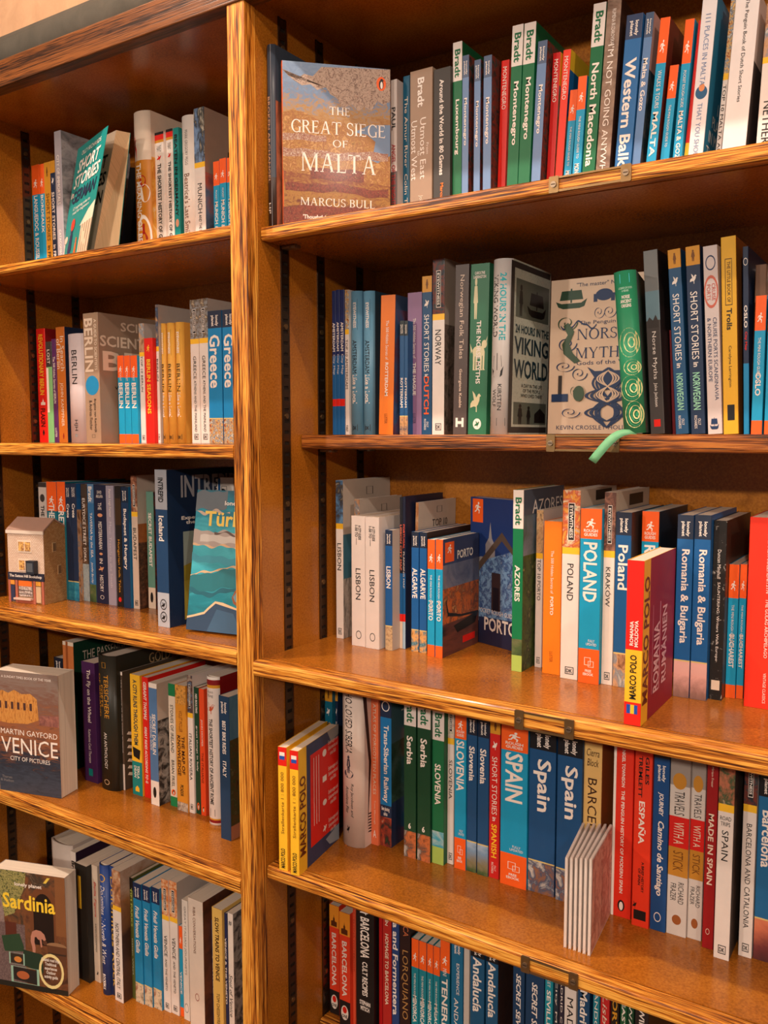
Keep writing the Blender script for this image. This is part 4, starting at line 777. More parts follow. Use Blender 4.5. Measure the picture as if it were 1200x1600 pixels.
B('sandy brown spine with two lines of cream lettering, East and West', 722, 826, 340, Y=.145, c=(156, 128, 106), T=[('Bradt', .05, .23, .3, W, 0, 'b'), ('Utmost East', .30, .68, .26, W, .10), ('Utmost West', .31, .68, .26, W, -.30), ('From', .46, .53, .1, W, .3), ('to', .5, .53, .1, W, -.1), ('John Blashford', .78, .99, .2, CR)])
B('dark charcoal spine lettered Around the World in 80 Games', 832, 911, 330, Y=.145, c=(58, 52, 48), T=[('Around the World in 80 Games', .07, .67, .26, W, 0, 'b'), ('Marcus du Sautoy', .72, .99, .24, (236, 120, 40), 0, 'b')])
B('tall green spine with white top lettered Luxembourg', 914, 962, 205, Y=.15, xt=917, ref=880, **bradt('Luxembourg', .31, .61, .5))
mont = photo(55, [(24, 26, 26), (40, 44, 40), (120, 44, 30), (60, 60, 56), (30, 50, 40)], 110)
lpM = lambda: dict(lp('Montenegro', .25, .53, .56, (108, 136, 176), None, (84, 100, 128)), front=mont)
B('steel blue spine lettered Montenegro, first of three beside Luxembourg', 963, 997, 265, Y=.15, **lpM())
B('steel blue spine lettered Montenegro, middle of three beside Luxembourg', 1022, 1052, 285, Y=.152, **lpM())
B('steel blue spine lettered Montenegro, third of three beside Luxembourg', 1066, 1104, 266, Y=.15, **lpM())
crop(760, 0, 2.727)
B('red spine lettered MONTENEGRO with yellow foot, left of the two green spines', 47, 80, 262, Y=.165, xt=64, ref=780, **marco('MONTENEGRO'))
B('white slim spine lettered MONTENEGRO between red and green spines', 82, 90, 245, Y=.17, xt=96, ref=740, **dk('TOP 10 MONTENEGRO', .4, .92, .6, town(56), box=False))
B('tall green spine with white top lettered Montenegro, left of the pair', 86, 132, 114, Y=.15, xt=111, ref=780, **bradt('Montenegro', .29, .62))
B('tall green spine with white top lettered Montenegro, right of the pair', 134, 183, 104, Y=.15, xt=162, ref=770, **bradt('Montenegro', .28, .6))
B('steel blue spine lettered Montenegro right of the tall green pair', 190, 229, 180, Y=.152, xt=220, ref=760, **lpM())
B('red spine lettered MONTENEGRO with yellow foot and green cover, darker of the two', 256, 288, 230, Y=.165, xt=284, ref=750, front=[(0, .2, YE), (.2, 1, hills(57))], **marco('MONTENEGRO', (196, 24, 24)))
B('bright red spine lettered MONTENEGRO with yellow foot, before the small blue pair', 292, 324, 217, Y=.165, xt=328, ref=745, front=[(0, .12, YE), (.12, .4, BL), (.4, 1, hills(58))], **marco('MONTENEGRO', (236, 60, 40)))
B('small blue and orange guide lettered MONTENEGRO, shorter of the pair', 330, 362, 388, Y=.16, xt=357, ref=735, **rgm('MONTENEGRO', foot=False))
B('small blue and orange guide lettered MONTENEGRO, taller of the pair', 366, 402, 330, Y=.15, xt=392, ref=730, **rgm('MONTENEGRO', foot=False))
B('tall green spine with white top lettered North Macedonia', 408, 461, 22, Y=.15, xt=457, ref=725, **bradt('North Macedonia', .29, .8, .55))
B('brown photo spine with pale capitals between two tall guides', 466, 524, 4, Y=.148, xt=517, ref=718, pd=.14, c=photo(60, [(110, 86, 72), (150, 124, 106), (90, 60, 46)], 40), T=[("I'M NOT GOING ANYWHERE", .22, .93, .44, W), ('RUMENA BUZAROVSKA', .05, .22, .26, W, .05)], front=(54, 34, 28))
B('wide blue spine lettered Western Balkans', 546, 614, 72, Y=.15, xt=598, ref=710, **lp('Western Balkans', .23, .94, .66, (40, 104, 164), None, (50, 66, 98)))
B('steel blue spine lettered Malta & Gozo', 617, 655, 60, Y=.152, xt=676, ref=695, **dict(lp('Malta & Gozo', .24, .52, .56, (94, 128, 172), None, (70, 88, 116)), front=[(0, .3, (200, 150, 140)), (.3, 1, photo(61, [(24, 40, 44), (50, 70, 80), (120, 100, 90)], 60))]))
B('blue and orange spine lettered WALKS & TOURS MALTA', 681, 722, 82, Y=.15, xt=742, ref=685, **dict(rg('MALTA', .52, .77, .54, True, foot=False, sub=('WALKS & TOURS', .29, .5, .4, W)), front=(110, 40, 28)))
B('short blue and orange guide lettered MALTA between two taller ones', 741, 778, 284, Y=.155, xt=782, ref=675, **rgm('MALTA', .74, .96, foot=False))
B('blue and orange spine lettered MALTA & GOZO', 794, 832, 88, Y=.152, xt=848, ref=665, **rg('MALTA & GOZO', .52, .83, .5, True, foot=False, sub=('POCKET ROUGH GUIDE', .29, .5, .3, W)))
B('very thin red and yellow spine beside MALTA & GOZO', 834, 844, 92, Y=.158, xt=895, ref=660, c=RD, bands=[(.7, 1, YE)])
B('white spine lettered 111 PLACES IN MALTA THAT YOU SHOULDN\'T MISS', 848, 922, -12, Y=.15, xt=911, ref=655, pd=.12, c=(228, 220, 220), front=(40, 118, 150), T=[('111 PLACES IN MALTA', .1, .46, .34, (120, 140, 176)), ("THAT YOU SHOULDN'T MISS", .55, 1.0, .34, (120, 140, 176))], S=[('e', .1, .9, .46, .53, (40, 90, 130)), ('e', .3, .7, .45, .49, (220, 140, 90))], C=[('111\nPLACES\nIN MALTA\nTHAT YOU\nSHOULDN\'T', .05, .8, .5, .9, W)])
B('thin white spine lettered TOP 10 MALTA AND GOZO', 978, 1000, 0, Y=.165, xt=1042, ref=635, **dk('TOP 10 MALTA AND GOZO', .44, .98, .6, crowdpic(62), box=False, yf=.38))
B('wide white spine about Dutch short stories with a small red oval', 1004, 1104, -6, Y=.15, xt=1064, ref=630, c=(232, 222, 218), T=[('The Penguin Book of Dutch Short Stories', .02, .56, .2, K)], S=[('c', .36, .64, .87, .94, (190, 60, 40))], front=[(0, .35, (200, 180, 170)), (.35, 1, (70, 60, 58))])
B('white spine lettered NETHERLANDS at the right edge of the photo', 1150, 1225, 20, Y=.15, xt=1195, ref=605, **dk('NETHERLANDS', .55, 1.0, .5, town(63), box=False, yf=.3))

# ======================= right bay, second shelf
row('books on the second shelf of the right bay', 430, 360, 3, ZR['R2'], .15)
B('thin navy city map of Amsterdam, leftmost of the three', 266, 284, 285, name='folded_map', cat='map', pd=.11, **citymap('AMSTERDAM'))
B('thin navy city map of Amsterdam, middle of the three', 285, 302, 280, name='folded_map', cat='map', pd=.11, **citymap('AMSTERDAM'))
B('thin navy city map of Amsterdam, right one with red flag mark', 303, 324, 280, name='folded_map', cat='map', pd=.11, **citymap('AMSTERDAM'))
B('thin white spine lettered TOP 10 AMSTERDAM', 326, 344, 280, **dk('TOP 10 AMSTERDAM', .34, .68, .6, crowdpic(65), box=False))
B('light blue rounded guide to Amsterdam, left of two copies', 346, 398, 287, ref=600, **like('AMSTERDAM', (104, 156, 186)))
B('light blue rounded guide to Amsterdam, right of two copies', 404, 458, 287, ref=600, front=(40, 70, 90), **like('AMSTERDAM', (104, 156, 186)))
B('orange spine lettered ROTTERDAM in spaced white capitals', 485, 551, 308, 950, Y=.135, xt=496, c=(226, 116, 24), T=[('The 500 Hidden Secrets of', .18, .46, .2, W), ('ROTTERDAM', .48, .72, .22, W, 0, 'b'), ('LUSTER', .85, .92, .2, (120, 60, 10))], front=[(0, .1, (60, 80, 110)), (.1, 1, photo(66, [(30, 34, 38), (60, 90, 130), (100, 60, 80), (40, 40, 44)], 30))])
rot = lambda: lp('ROTTERDAM', .5, .76, .56, (24, 80, 130), photo(67, [(60, 40, 30), (200, 150, 100), (40, 60, 90)], 120), (34, 44, 48))
B('small navy spine lettered ROTTERDAM, left of the two pocket guides', 583, 604, 425, Y=.137, pack=False, pd=.09, **rot())
B('small navy spine lettered ROTTERDAM, right of the two pocket guides', 605, 621, 425, Y=.137, pack=False, pd=.09, **rot())
B('lilac purple spine lettered THE HAGUE', 620, 686, 295, ref=700, c=(140, 104, 140), T=[('The 500 Hidden Secrets of', .18, .46, .2, W), ('THE HAGUE', .49, .72, .22, W, 0, 'b'), ('LUSTER', .85, .92, .2, NV)])
B('dark blue spine with mustard top, SHORT STORIES in DUTCH', 683, 732, 218, ref=700, **ss('DUTCH', OR, (14, 70, 112), .62))
B('tall white spine lettered NORWAY with dark photo top', 736, 792, 137, ref=600, **dk('NORWAY', .40, .60, .5, nightpic(68), yf=.31), front=[(0, .37, (170, 152, 138)), (.37, 1, photo(69, [(30, 24, 22), (80, 70, 60), (120, 100, 90), (50, 44, 40)], 140))])
B('grey brown spine lettered Norwegian Folk Tales in pale script', 832, 895, 165, 952, Y=.148, xt=845, c=(84, 70, 66), T=[('Norwegian Folk Tales', .06, .55, .4, (226, 200, 180)), ('Georgiana Keable', .61, .84, .26, (226, 200, 180), 0, 'b')], S=[('r', .2, .36, .9, .955, W), ('r', .64, .8, .9, .955, W), ('r', .36, .64, .92, .937, W)])
B('green spine with pale mythical figures, right of the grey brown folk tales', 902, 988, 162, 955, Y=.145, xt=918, c=(40, 110, 76), T=[('THE NORSE MYTHS', .33, .70, .24, W, 0, 'b'), ('CAROLYNE\nLARRINGTON', .045, .085, .66, W, 0, 'bh')], S=[('man', .1, .5, .08, .32, (220, 210, 170)), ('beast', .02, .98, .42, .62, (220, 210, 170)), ('bird', .1, .7, .73, .87, (220, 210, 170)), ('e', .28, .72, .905, .97, W), ('bird', .36, .64, .915, .96, GR)])
vik = photo(71, [(160, 164, 150), (196, 198, 184), (180, 182, 168)], 300)
B('pale grey thick Viking book with turquoise and black lettering, cover half turned', 994, 1084, 138, 955, Y=.125, xt=1013, pd=.12, kind='rb', c=(206, 200, 196), front=vik, T=[('24 HOURS IN THE', .08, .46, .30, (20, 170, 180), .14, 'b'), ('VIKING WORLD', .09, .44, .28, K, -.24), ('KIRSTEN', .71, .86, .2, K, .08), ('WOLF', .74, .84, .2, K, -.2)], S=[('ship', .1, .75, .53, .67, K), ('p', [(.02, .9), (.3, .93), (.02, .95)], K), ('r', .46, .85, .905, .95, K)],
  C=[('24 HOURS IN THE', .14, .98, .36, .41, (24, 60, 70), 'b'), ('VIKING', .12, .98, .43, .53, (20, 50, 62), 'b'), ('WORLD', .12, .98, .56, .67, (20, 50, 62), 'b'), ('A DAY IN THE LIFE\nOF THE PEOPLE\nWHO LIVED THERE', .3, .84, .70, .78, K)], SC=[('r', .02, .98, .01, .045, CH), ('r', .02, .1, .04, .96, CH), ('r', .02, .98, .955, .99, CH), ('r', .14, .96, .10, .32, (96, 102, 92)), ('ship', .4, .9, .14, .30, K), ('man', .18, .34, .13, .31, K), ('r', .14, .96, .81, .94, (96, 102, 92)), ('man', .2, .4, .82, .94, K), ('man', .42, .6, .83, .94, K), ('house', .66, .94, .84, .93, K)])
crop(800, 350, 3)
NVY = (28, 52, 92); NP = onY(855, 680, .20)
FO('face-out cream paperback of Norse myths with viking ship, helmet and knotwork', NP, (NP.x+.117, .200), .185, .020, tilt=.03, c=(216, 186, 160), front=photo(72, [(214, 184, 158), (224, 196, 170)], 20),
   C=[('NORSE', .30, .80, .325, .395, NVY, 's'), ('MYTHS', .29, .82, .445, .515, NVY, 's'), ('The Penguin Book of', .32, .98, .275, .305, NVY), ('Gods of the Vikings', .30, .98, .53, .565, NVY), ('KEVIN CROSSLEY-HOLLAND', .10, 1.0, .945, .972, NVY), ('"The master" Neil Gaiman', .28, .95, .03, .055, NVY)],
   SC=[('ship', .05, .40, .06, .19, (40, 70, 50)), ('e', .48, .66, .08, .155, NVY), ('r', .46, .5, .11, .16, NVY), ('r', .64, .68, .11, .16, NVY), ('curl', .46, .58, .18, .27, NVY), ('curl', .56, .70, .18, .27, NVY), ('curl', .06, .30, .22, .34, (60, 84, 60)), ('wave', .12, .5, .27, .33, NVY), ('curl', .08, .30, .36, .47, NVY), ('curl', .06, .28, .52, .60, NVY), ('curl', .24, .42, .56, .66, NVY), ('p', [(.2, .28), (.27, .34), (.22, .42), (.26, .48), (.34, .53), (.28, .545), (.16, .48), (.14, .42), (.2, .36), (.15, .3)], (60, 84, 60)), ('r', .04, .22, .74, .79, NVY), ('r', .11, .15, .62, .74, CH), ('knot', .44, .84, .58, .96, NVY), ('knot', .36, .92, .70, .92, NVY), ('p', [(.42, .57), (.5, .6), (.78, .6), (.9, .56), (.8, .66), (.7, .72), (.58, .72), (.5, .64)], NVY), ('knot', .5, .78, .6, .8, (216, 186, 160)), ('curl', .14, .36, .82, .9, NVY), ('curl', .8, 1.0, .82, .92, NVY), ('e', .28, .40, .69, .79, (60, 84, 60)), ('curl', .24, .34, .68, .76, (60, 84, 60))])
ROW.prev = [(.40, 0, .1)]
gh = B('green hardback spine with cream concentric circles leaning on the Norse paperback', 521, 622, 228, 985, Y=.104, xt=475, pd=.085, pack=False, kind='hb', c=(46, 140, 100), front=(30, 50, 40), T=[('NORSE\nANCIENT\nORIGINS', .15, .225, .5, W, 0, 'bh'), ('LEGENDS OF GODS\n& HEROES', .10, .13, .6, (190, 230, 210), 0, 'h')], S=[('swirl', .08, .98, .35, .53, W), ('swirl', .2, .98, .545, .64, W), ('swirl', .0, .98, .64, .80, W), ('swirl', .14, .98, .80, .965, W), ('r', .28, .72, .02, .075, (60, 200, 220))])
gh.rotation_euler.z = .17
ROW.prev = [(-9, 0, .16)]
B('grey to black spine lettered Norse Myths beside the green hardback', 650, 716, 130, 988, Y=.14, xt=614, c=(70, 64, 62), bands=[(0, .22, (120, 122, 122)), (.22, .38, (110, 140, 152))], T=[('Norse Myths', .44, .70, .36, W), ('Jake Jackson', .72, .85, .28, W)], S=[('p', [(.1, .38), (.25, .36), (.5, .38), (.7, .35), (.9, .39), (.9, .42), (.1, .42)], CH), ('r', .28, .74, .92, .96, RD)], front=[(0, .3, (30, 24, 22)), (.3, 1, (40, 30, 30))])
B('dark red narrow spine in the gap before the blue Norwegian pair', 738, 756, 500, 985, Y=.17, xt=722, c=(120, 16, 26))
B('blue spine with mustard top, SHORT STORIES in NORWEGIAN, left copy', 768, 828, 125, 988, Y=.15, xt=728, **ss('NORWEGIAN', (150, 210, 180), (30, 80, 120), .66))
B('navy spine with mustard top, SHORT STORIES in NORWEGIAN, right copy', 840, 906, 110, 988, Y=.15, xt=812, **ss('NORWEGIAN', (150, 210, 180), (30, 50, 80), .66))
B('pale pink-white spine lettered CRUISE PORTS SCANDINAVIA & NORTHERN EUROPE', 919, 986, 108, 988, Y=.15, xt=894, c=(210, 194, 190), T=[('CRUISE PORTS SCANDINAVIA', .38, .82, .26, NVY, .2), ('& NORTHERN EUROPE', .38, .72, .26, NVY, -.2), ('CRUISE\nPORTS', .2, .29, .6, (190, 70, 50))], S=[('c', .15, .85, .05, .13, NVY), ('c', -.0, 1.0, .155, .33, (200, 100, 80)), ('ship', .14, .8, .91, .975, NVY)])
B('tall yellow spine lettered Trolls', 992, 1062, 65, 985, Y=.15, xt=978, c=(226, 170, 40), T=[('Trolls', .36, .47, .36, K, 0, 'b'), ('THE LITTLE BOOK OF', .125, .33, .22, K), ('Carolyne Larrington', .55, .76, .24, K)], S=[('o', .25, .72, .11, .345, K), ('r', .28, .76, .85, .93, K)], front=(150, 90, 40))
B('thin blue folded city map lettered OSLO', 1086, 1112, 108, 985, Y=.15, xt=1081, name='folded_map', cat='map', c=(30, 44, 70), bands=[(.62, 1, (24, 130, 180))], T=[('OSLO', .31, .43, .6, W, 0, 'b'), ('City Map', .45, .55, .5, RD, 0, 'b')], S=[('c', .1, .9, .06, .1, W)])
B('brown topped book standing behind the small OSLO guides', 1117, 1168, 196, 900, Y=.165, pd=.10, c=(110, 76, 54), pack=False)
B('small blue and orange guide lettered OSLO, left of two', 1119, 1170, 340, 985, Y=.145, pd=.018, **rgm('OSLO', .55, .72, .5, foot=True))
B('small blue and orange guide lettered OSLO, cut by the right edge', 1180, 1232, 345, 985, Y=.145, **rgm('OSLO', .55, .72, .5, foot=True))

# ======================= right bay, third shelf
row('books on the third shelf of the right bay', 390, 700, 2.927, ZR['R3'], .15)
B('narrow rust orange spine with white foot at far left of the Lisbon books', 373, 397, 228, 845, c=(186, 84, 44), bands=[(.84, 1, (220, 208, 200))], T=[('SECRET LISBON', .25, .6, .5, W, 0, 'b')], S=[('e', .4, .9, .9, .95, K)], pd=.1)
B('tall white spine lettered LISBON with tower photo top and pale cover', 397, 429, 148, 868, **dk('LISBON', .395, .565, .55, photo(75, [(120, 170, 210), (80, 120, 160), (60, 50, 44), (200, 190, 170)], 60), box=False), front=[(0, .34, (206, 190, 174)), (.34, .62, (70, 120, 140)), (.62, 1, photo(76, [(60, 60, 62), (140, 134, 126), (190, 180, 170), (100, 70, 50)], 90, st=(1, 2, .6)))], SC=[('o', .48, .62, .05, .10, K)])
B('white guide with boxed logo on a pale cover behind the two LISBON spines', 478, 502, 235, Y=.165, pd=.11, **dk('TOP 10 LISBON', .4, .7, .5, town(77), box=False), front=(196, 180, 166), SC=[('o', .5, .63, .05, .10, K)], C=[('TOP 10', .4, .75, .14, .18, K)])
mon = lambda: dict(c=(222, 208, 200), T=[('LISBON', .40, .64, .36, K), ('A CITY GUIDE', .07, .18, .2, K, .12, 'b'), ('1-50 TO', .07, .16, .2, K, -.12, 'b')], S=[('c', .32, .72, .88, .945, K), ('r', .36, .39, .17, .22, K)])
B('plain white spine lettered LISBON, left of the two twins', 467, 529, 310, 882, Y=.135, **mon())
B('plain white spine lettered LISBON, right of the two twins', 530, 592, 315, 895, Y=.133, **mon())
B('small dark blue spine lettered POCKET LISBON', 620, 652, 375, Y=.137, ref=885, **lp('LISBON', .3, .48, .62, (24, 84, 146), photo(78, [(60, 40, 30), (200, 170, 130), (120, 80, 50)], 160), NV, foot=.2), front=(190, 176, 164))
B('thin dark folded city map lettered LISBON', 676, 691, 225, 885, Y=.155, name='folded_map', cat='map', pd=.1, c=(28, 30, 40), bands=[(.5, .77, BL), (.77, .82, RD), (.82, 1, CR)], T=[('LISBON CITY MAP', .18, .48, .6, (230, 120, 90), 0, 'b')])
B('thin dark folded planning map lettered PORTUGAL', 692, 708, 222, 887, Y=.155, name='folded_map', cat='map', pd=.1, c=(28, 34, 60), bands=[(.5, .77, BL), (.77, .82, RD), (.82, 1, (170, 200, 220))], T=[('PORTUGAL', .18, .34, .6, (230, 90, 60), 0, 'b'), ('PLANNING MAP', .36, .6, .5, W)])
B('white spine and pale cover lettered TOP 10 ALGARVE', 709, 736, 248, 900, xt=720, **dk('TOP 10 ALGARVE', .32, .62, .5, photo(79, [(150, 80, 50), (210, 150, 100), (230, 200, 170)], 60), box=False), front=(206, 188, 172), C=[('TOP 10', .36, .76, .13, .18, K), ('ALGARVE', .3, .9, .205, .25, K)], SC=[('o', .48, .62, .04, .085, K)])
alg = lambda: lp('ALGARVE', .30, .55, .7, (24, 88, 150), photo(80, [(40, 34, 30), (220, 160, 90), (30, 110, 130), (230, 220, 200)], 90), (30, 40, 60), foot=.18)
B('dark blue spine lettered POCKET ALGARVE, left of two', 739, 772, 383, Y=.150, ref=905, **alg())
B('dark blue spine lettered POCKET ALGARVE, right of two', 776, 809, 385, Y=.149, ref=912, **alg(), front=(60, 40, 30))
B('small turquoise and orange spine lettered PORTO, left of two', 812, 845, 418, 920, Y=.14, **rgm('PORTO', .52, .69, .6))
B('small turquoise and orange spine lettered PORTO with river boat cover', 849, 881, 418, 926, Y=.139, pd=.10, **rgm('PORTO', .52, .69, .6), front=[(0, .22, (56, 66, 100)), (.22, .42, photo(81, [(56, 66, 100), (110, 110, 130), (150, 130, 120)], 20)), (.42, .72, photo(82, [(140, 60, 24), (200, 100, 40), (110, 60, 40), (226, 160, 90)], 90)), (.72, 1, photo(83, [(40, 30, 36), (110, 60, 50), (60, 50, 60)], 24, st=(1, .4, 3)))],
  C=[('PORTO', .38, .82, .115, .19, W, 'b')], SC=[('r', .06, .30, .03, .20, OR), ('run', .12, .25, .05, .13, W), ('r', .55, .9, .88, .94, RD), ('p', [(.3, .76), (1, .70), (.9, .80), (.4, .83)], K), ('p', [(.08, .52), (.14, .66), (.5, .70), (1, .72), (1, .70), (.5, .68), (.16, .63), (.1, .52)], K)])
FO('face-out guide lettered PORTO with a blue tiled church under deep blue sky', (.1755, .250), (.2635, .216), .198, .016, c=(36, 54, 104), front=photo(84, [(40, 34, 56), (40, 46, 80), (34, 60, 120), (30, 56, 118), (30, 52, 110)], 10, .85, 0, .19),
   C=[('PORTO', .32, .96, .81, .905, W, 'b'), ('POCKET ROUGH GUIDE', .2, .92, .755, .785, W)], SC=[('p', [(.0, .6), (.0, .45), (.12, .42), (.2, .5), (.2, .85), (0, .8)], (150, 150, 160)), ('church', .1, .75, .16, .6, (150, 146, 150)), ('p', [(.2, .44), (.86, .34), (1, .42), (1, .8), (.2, .82)], photo(85, [(60, 100, 160), (130, 170, 210), (40, 70, 130), (170, 190, 210)], 120)), ('p', [(.2, .44), (.66, .22), (1, .38), (1, .41), (.66, .28), (.2, .5)], (90, 74, 64)), ('r', .46, .64, .5, .76, (60, 46, 50)), ('r', .49, .61, .6, .76, (26, 26, 40)), ('r', .05, .27, .01, .17, OR), ('run', .09, .23, .03, .11, W)])
ROW.prev = [(.205, 0, .2)]
crop(780, 720, 2.857)
B('tall green spine lettered AZORES with mountain cover and lime foot', 53, 99, 130, 937, **bradt('AZORES', .41, .61, .5, (14, 116, 70), [(.82, .91, hills(86)), (.91, 1, (164, 190, 90))]), front=[(0, .14, (74, 84, 100)), (.14, .36, photo(87, [(60, 74, 60), (90, 110, 120), (120, 130, 150)], 30)), (.36, 1, photo(88, [(40, 56, 30), (70, 90, 40), (30, 44, 26), (150, 150, 90)], 70))], C=[('AZORES', .2, .96, .06, .135, W)])
B('slim white spine lettered TOP 10 PORTO', 157, 187, 220, 912, Y=.165, **dk('TOP 10 PORTO', .31, .57, .5, photo(89, [(170, 100, 60), (220, 180, 130), (60, 50, 50)], 120), box=False))
B('plain orange spine lettered PORTO in spaced white letters', 191, 269, 268, 950, Y=.145, c=(236, 124, 24), T=[('The 500 Hidden Secrets of', .19, .47, .16, W), ('PORTO', .49, .61, .18, W, 0, 'b'), ('LUSTER', .85, .92, .18, (130, 60, 10))])
B('tall white spine lettered POLAND with yellow band and coloured houses', 271, 348, 130, 968, **dk('POLAND', .385, .58, .36, photo(90, [(90, 150, 210), (226, 160, 60), (190, 80, 50), (230, 210, 170), (60, 120, 140)], 70), yf=.30), front=(190, 170, 152), SC=[('r', .4, .85, .01, .065, K)])
B('wide turquoise and orange spine lettered POLAND', 350, 443, 212, 987, **rg('POLAND', .19, .53, .66), pd=.13)
B('tall white spine lettered KRAKÓW', 451, 503, 140, 995, **dk('KRAKÓW', .385, .59, .5, photo(93, [(210, 140, 120), (80, 50, 44), (160, 110, 90), (50, 40, 40)], 70), yf=.30), front=(186, 170, 152), SC=[('r', .38, .8, .02, .08, K)])
B('dark blue spine lettered Poland with town photo at foot', 505, 574, 228, 1005, **lp('Poland', .185, .44, .62, (26, 86, 142), town(94), (38, 46, 66), foot=.19), front=[(0, 1, (70, 50, 44))])
B('turquoise and orange spine lettered ROMANIA half hidden by the map', 636, 712, 225, Y=.155, **rg('ROMANIA', .19, .56, .66), front=(30, 40, 50))
mp1 = onZ(780+572/2.857, 720+1180/2.857, ROW.z); mp2 = onZ(780+630/2.857, 720+1188/2.857, ROW.z); mp3 = onZ(780+770/2.857, 720+1052/2.857, ROW.z)
FO('red and yellow folded road map of Romania jutting out over the shelf', (mp2.x, mp2.y), (mp3.x, mp3.y), .162, .0165, name='folded_map', cat='map', c=YE, bands=[(0, .54, RD), (.54, .86, YE), (.86, 1, RD)], front=photo(95, [(130, 16, 50), (150, 20, 50), (120, 14, 44)], 8),
   T=[('MARCO POLO', .57, .84, .4, K, 0, 'bu'), ('ROMANIA\nMOLDOVA', .36, .52, .5, W, 0, 'bu')], S=[('r', .15, .8, .875, .93, (30, 80, 170)), ('r', .38, .6, .875, .93, YE)],
   C=[('MARCO POLO', .02, .17, .10, .88, (110, 40, 20), 'bu'), ('ROMANIA', .33, .5, .42, .86, (226, 190, 200), 'bu'), ('RUMÄNIEN', .56, .74, .34, .84, (226, 190, 200), 'bu')], SC=[('r', 0, .19, 0, 1, YE), ('r', .52, .54, .3, .86, (210, 150, 170)), ('r', .30, .31, .3, .86, (210, 150, 170))])
ROW.prev = ROW.prev[:-1]+[(ROW.prev[-1][0], 0, .2)]
rb = lambda: lp('Romania & Bulgaria', .185, .70, .62, (28, 92, 152), photo(96, [(90, 74, 70), (150, 110, 100), (226, 170, 160), (230, 180, 170)], 40, .7, 0, .035), (40, 50, 70), foot=.2)
r1 = B('blue spine lettered Romania & Bulgaria, left of two', 774, 845, 240, 1050, **rb()); r2 = B('blue spine lettered Romania & Bulgaria, right of two', 849, 922, 240, 1062, **rb())
B('black spine with white scribbled drawing, beside Romania & Bulgaria', 930, 992, 265, 1062, c=photo(97, [(26, 22, 20), (30, 26, 24), (30, 26, 24), (210, 200, 190)], 170, lo=.3, hi=.75), T=[('SAUNTERING: Writers Walk Europe', .34, .78, .26, W), ('Duncan Minshull', .16, .32, .26, W)], S=[('r', .18, .82, .89, .945, CR)], front=(70, 50, 38))
B('small turquoise and orange spine lettered BUCHAREST, left of two', 1004, 1052, 460, 1055, **rgm('BUCHAREST', .52, .77, .5))
B('small turquoise and orange spine lettered BUCHAREST, right of two', 1055, 1087, 460, 1060, **rgm('BUCHAREST', .52, .77, .5))
B('wide bright red spine with small white capitals at the right edge', 1090, 1222, 250, 1095, c=(232, 52, 30), T=[('ALEKSANDR SOLZHENITSYN', .06, .39, .11, W, .18), ('THE GULAG ARCHIPELAGO', .42, .73, .11, W, .18), ('VINTAGE CLASSICS', .81, .97, .10, W, .18)])

# ======================= right bay, fourth shelf
row('books on the fourth shelf of the right bay', 400, 1060, 3, ZR['R4'], .15); ROW.hs = 1.05
B('teal spine with mustard top, SHORT STORIES, behind the yellow maps', 326, 360, None, 700, Y=.148, h=.197, **ss('POLISH', (230, 120, 60), (20, 104, 130), .66))
B('dark navy spine with mustard top behind the yellow maps', 362, 386, None, 720, Y=.155, h=.197, **ss('RUSSIAN', (230, 120, 60), NV, .66))
yc = dict(c=YE, bands=[(0, .15, RD)], T=[('MARCO POLO', .82, .98, .5, K, 0, 'bu'), ('Straßenkarte 1 : 800 000', .2, .7, .34, (110, 60, 20), 0, 'u')], S=[('r', .2, .8, .04, .07, W), ('r', .2, .8, .07, .10, (40, 80, 170))])
m1 = onZ(400+148/3, 1060+905/3, ROW.z); m2 = onZ(400+203/3, 1060+928/3, ROW.z); m3 = onZ(400+389/3, 1060+752/3, ROW.z)-m2
FO('yellow folded road map at far left, half covered by its twin', (m1.x, m1.y), (m1.x+m3.x, m1.y+m3.y), .163, .0125, name='folded_map', cat='map', front=YE, **yc)
FO('yellow folded road map showing its blue and red back cover', (m2.x, m2.y), (m2.x+m3.x, m2.y+m3.y), .163, .0125, name='folded_map', cat='map', front=(50, 62, 96), **yc,
   C=[('MARCO POLO', .02, .16, .22, .86, (110, 50, 20), 'bu')]+[('Entfernungen und\nSehenswertes auf\neinen Blick', .72, .98, q, q+.13, W) for q in (.08, .3, .5, .74)], SC=[('r', 0, .19, 0, 1, YE), ('p', [(.28, .10), (1, .10), (1, .86), (.28, .86)], RD), ('r', .36, .37, .14, .7, W), ('r', .42, .43, .14, .7, W), ('r', .48, .49, .14, .7, W), ('e', .58, .68, .13, .19, W), ('r', .58, .68, .35, .4, W), ('e', .58, .68, .55, .6, W), ('bird', .58, .68, .76, .83, W), ('p', [(.7, 0), (1, 0), (1, .08), (.8, .1)], (150, 150, 150)), ('p', [(.65, .9), (1, .86), (1, 1), (.75, .97)], (150, 160, 170))])
ROW.prev = [(.045, 0, .1)]
B('cream rounded hardback lettered about Siberia with a small figure drawing', 389, 496, None, 782, h=.222, Y=.122, kind='rb', pd=.145, c=(226, 204, 190), T=[('WHO LOVED SIBERIA', .04, .44, .32, K, -.08, 'i'), ('Roy Jacobsen and', .62, .82, .15, K, .06, 'i'), ('Anneliese Pitz', .64, .80, .15, K, -.16, 'i')], S=[('man', .25, .55, .455, .56, (60, 60, 76)), ('e', .18, .62, .54, .59, (60, 60, 76)), ('bird', .3, .46, .87, .92, K)], SC=[('p', [(.0, 0), (.12, .5), (.1, .9), (.16, .5), (.06, 0)], K), ('tree', .1, .5, .8, .95, K)])
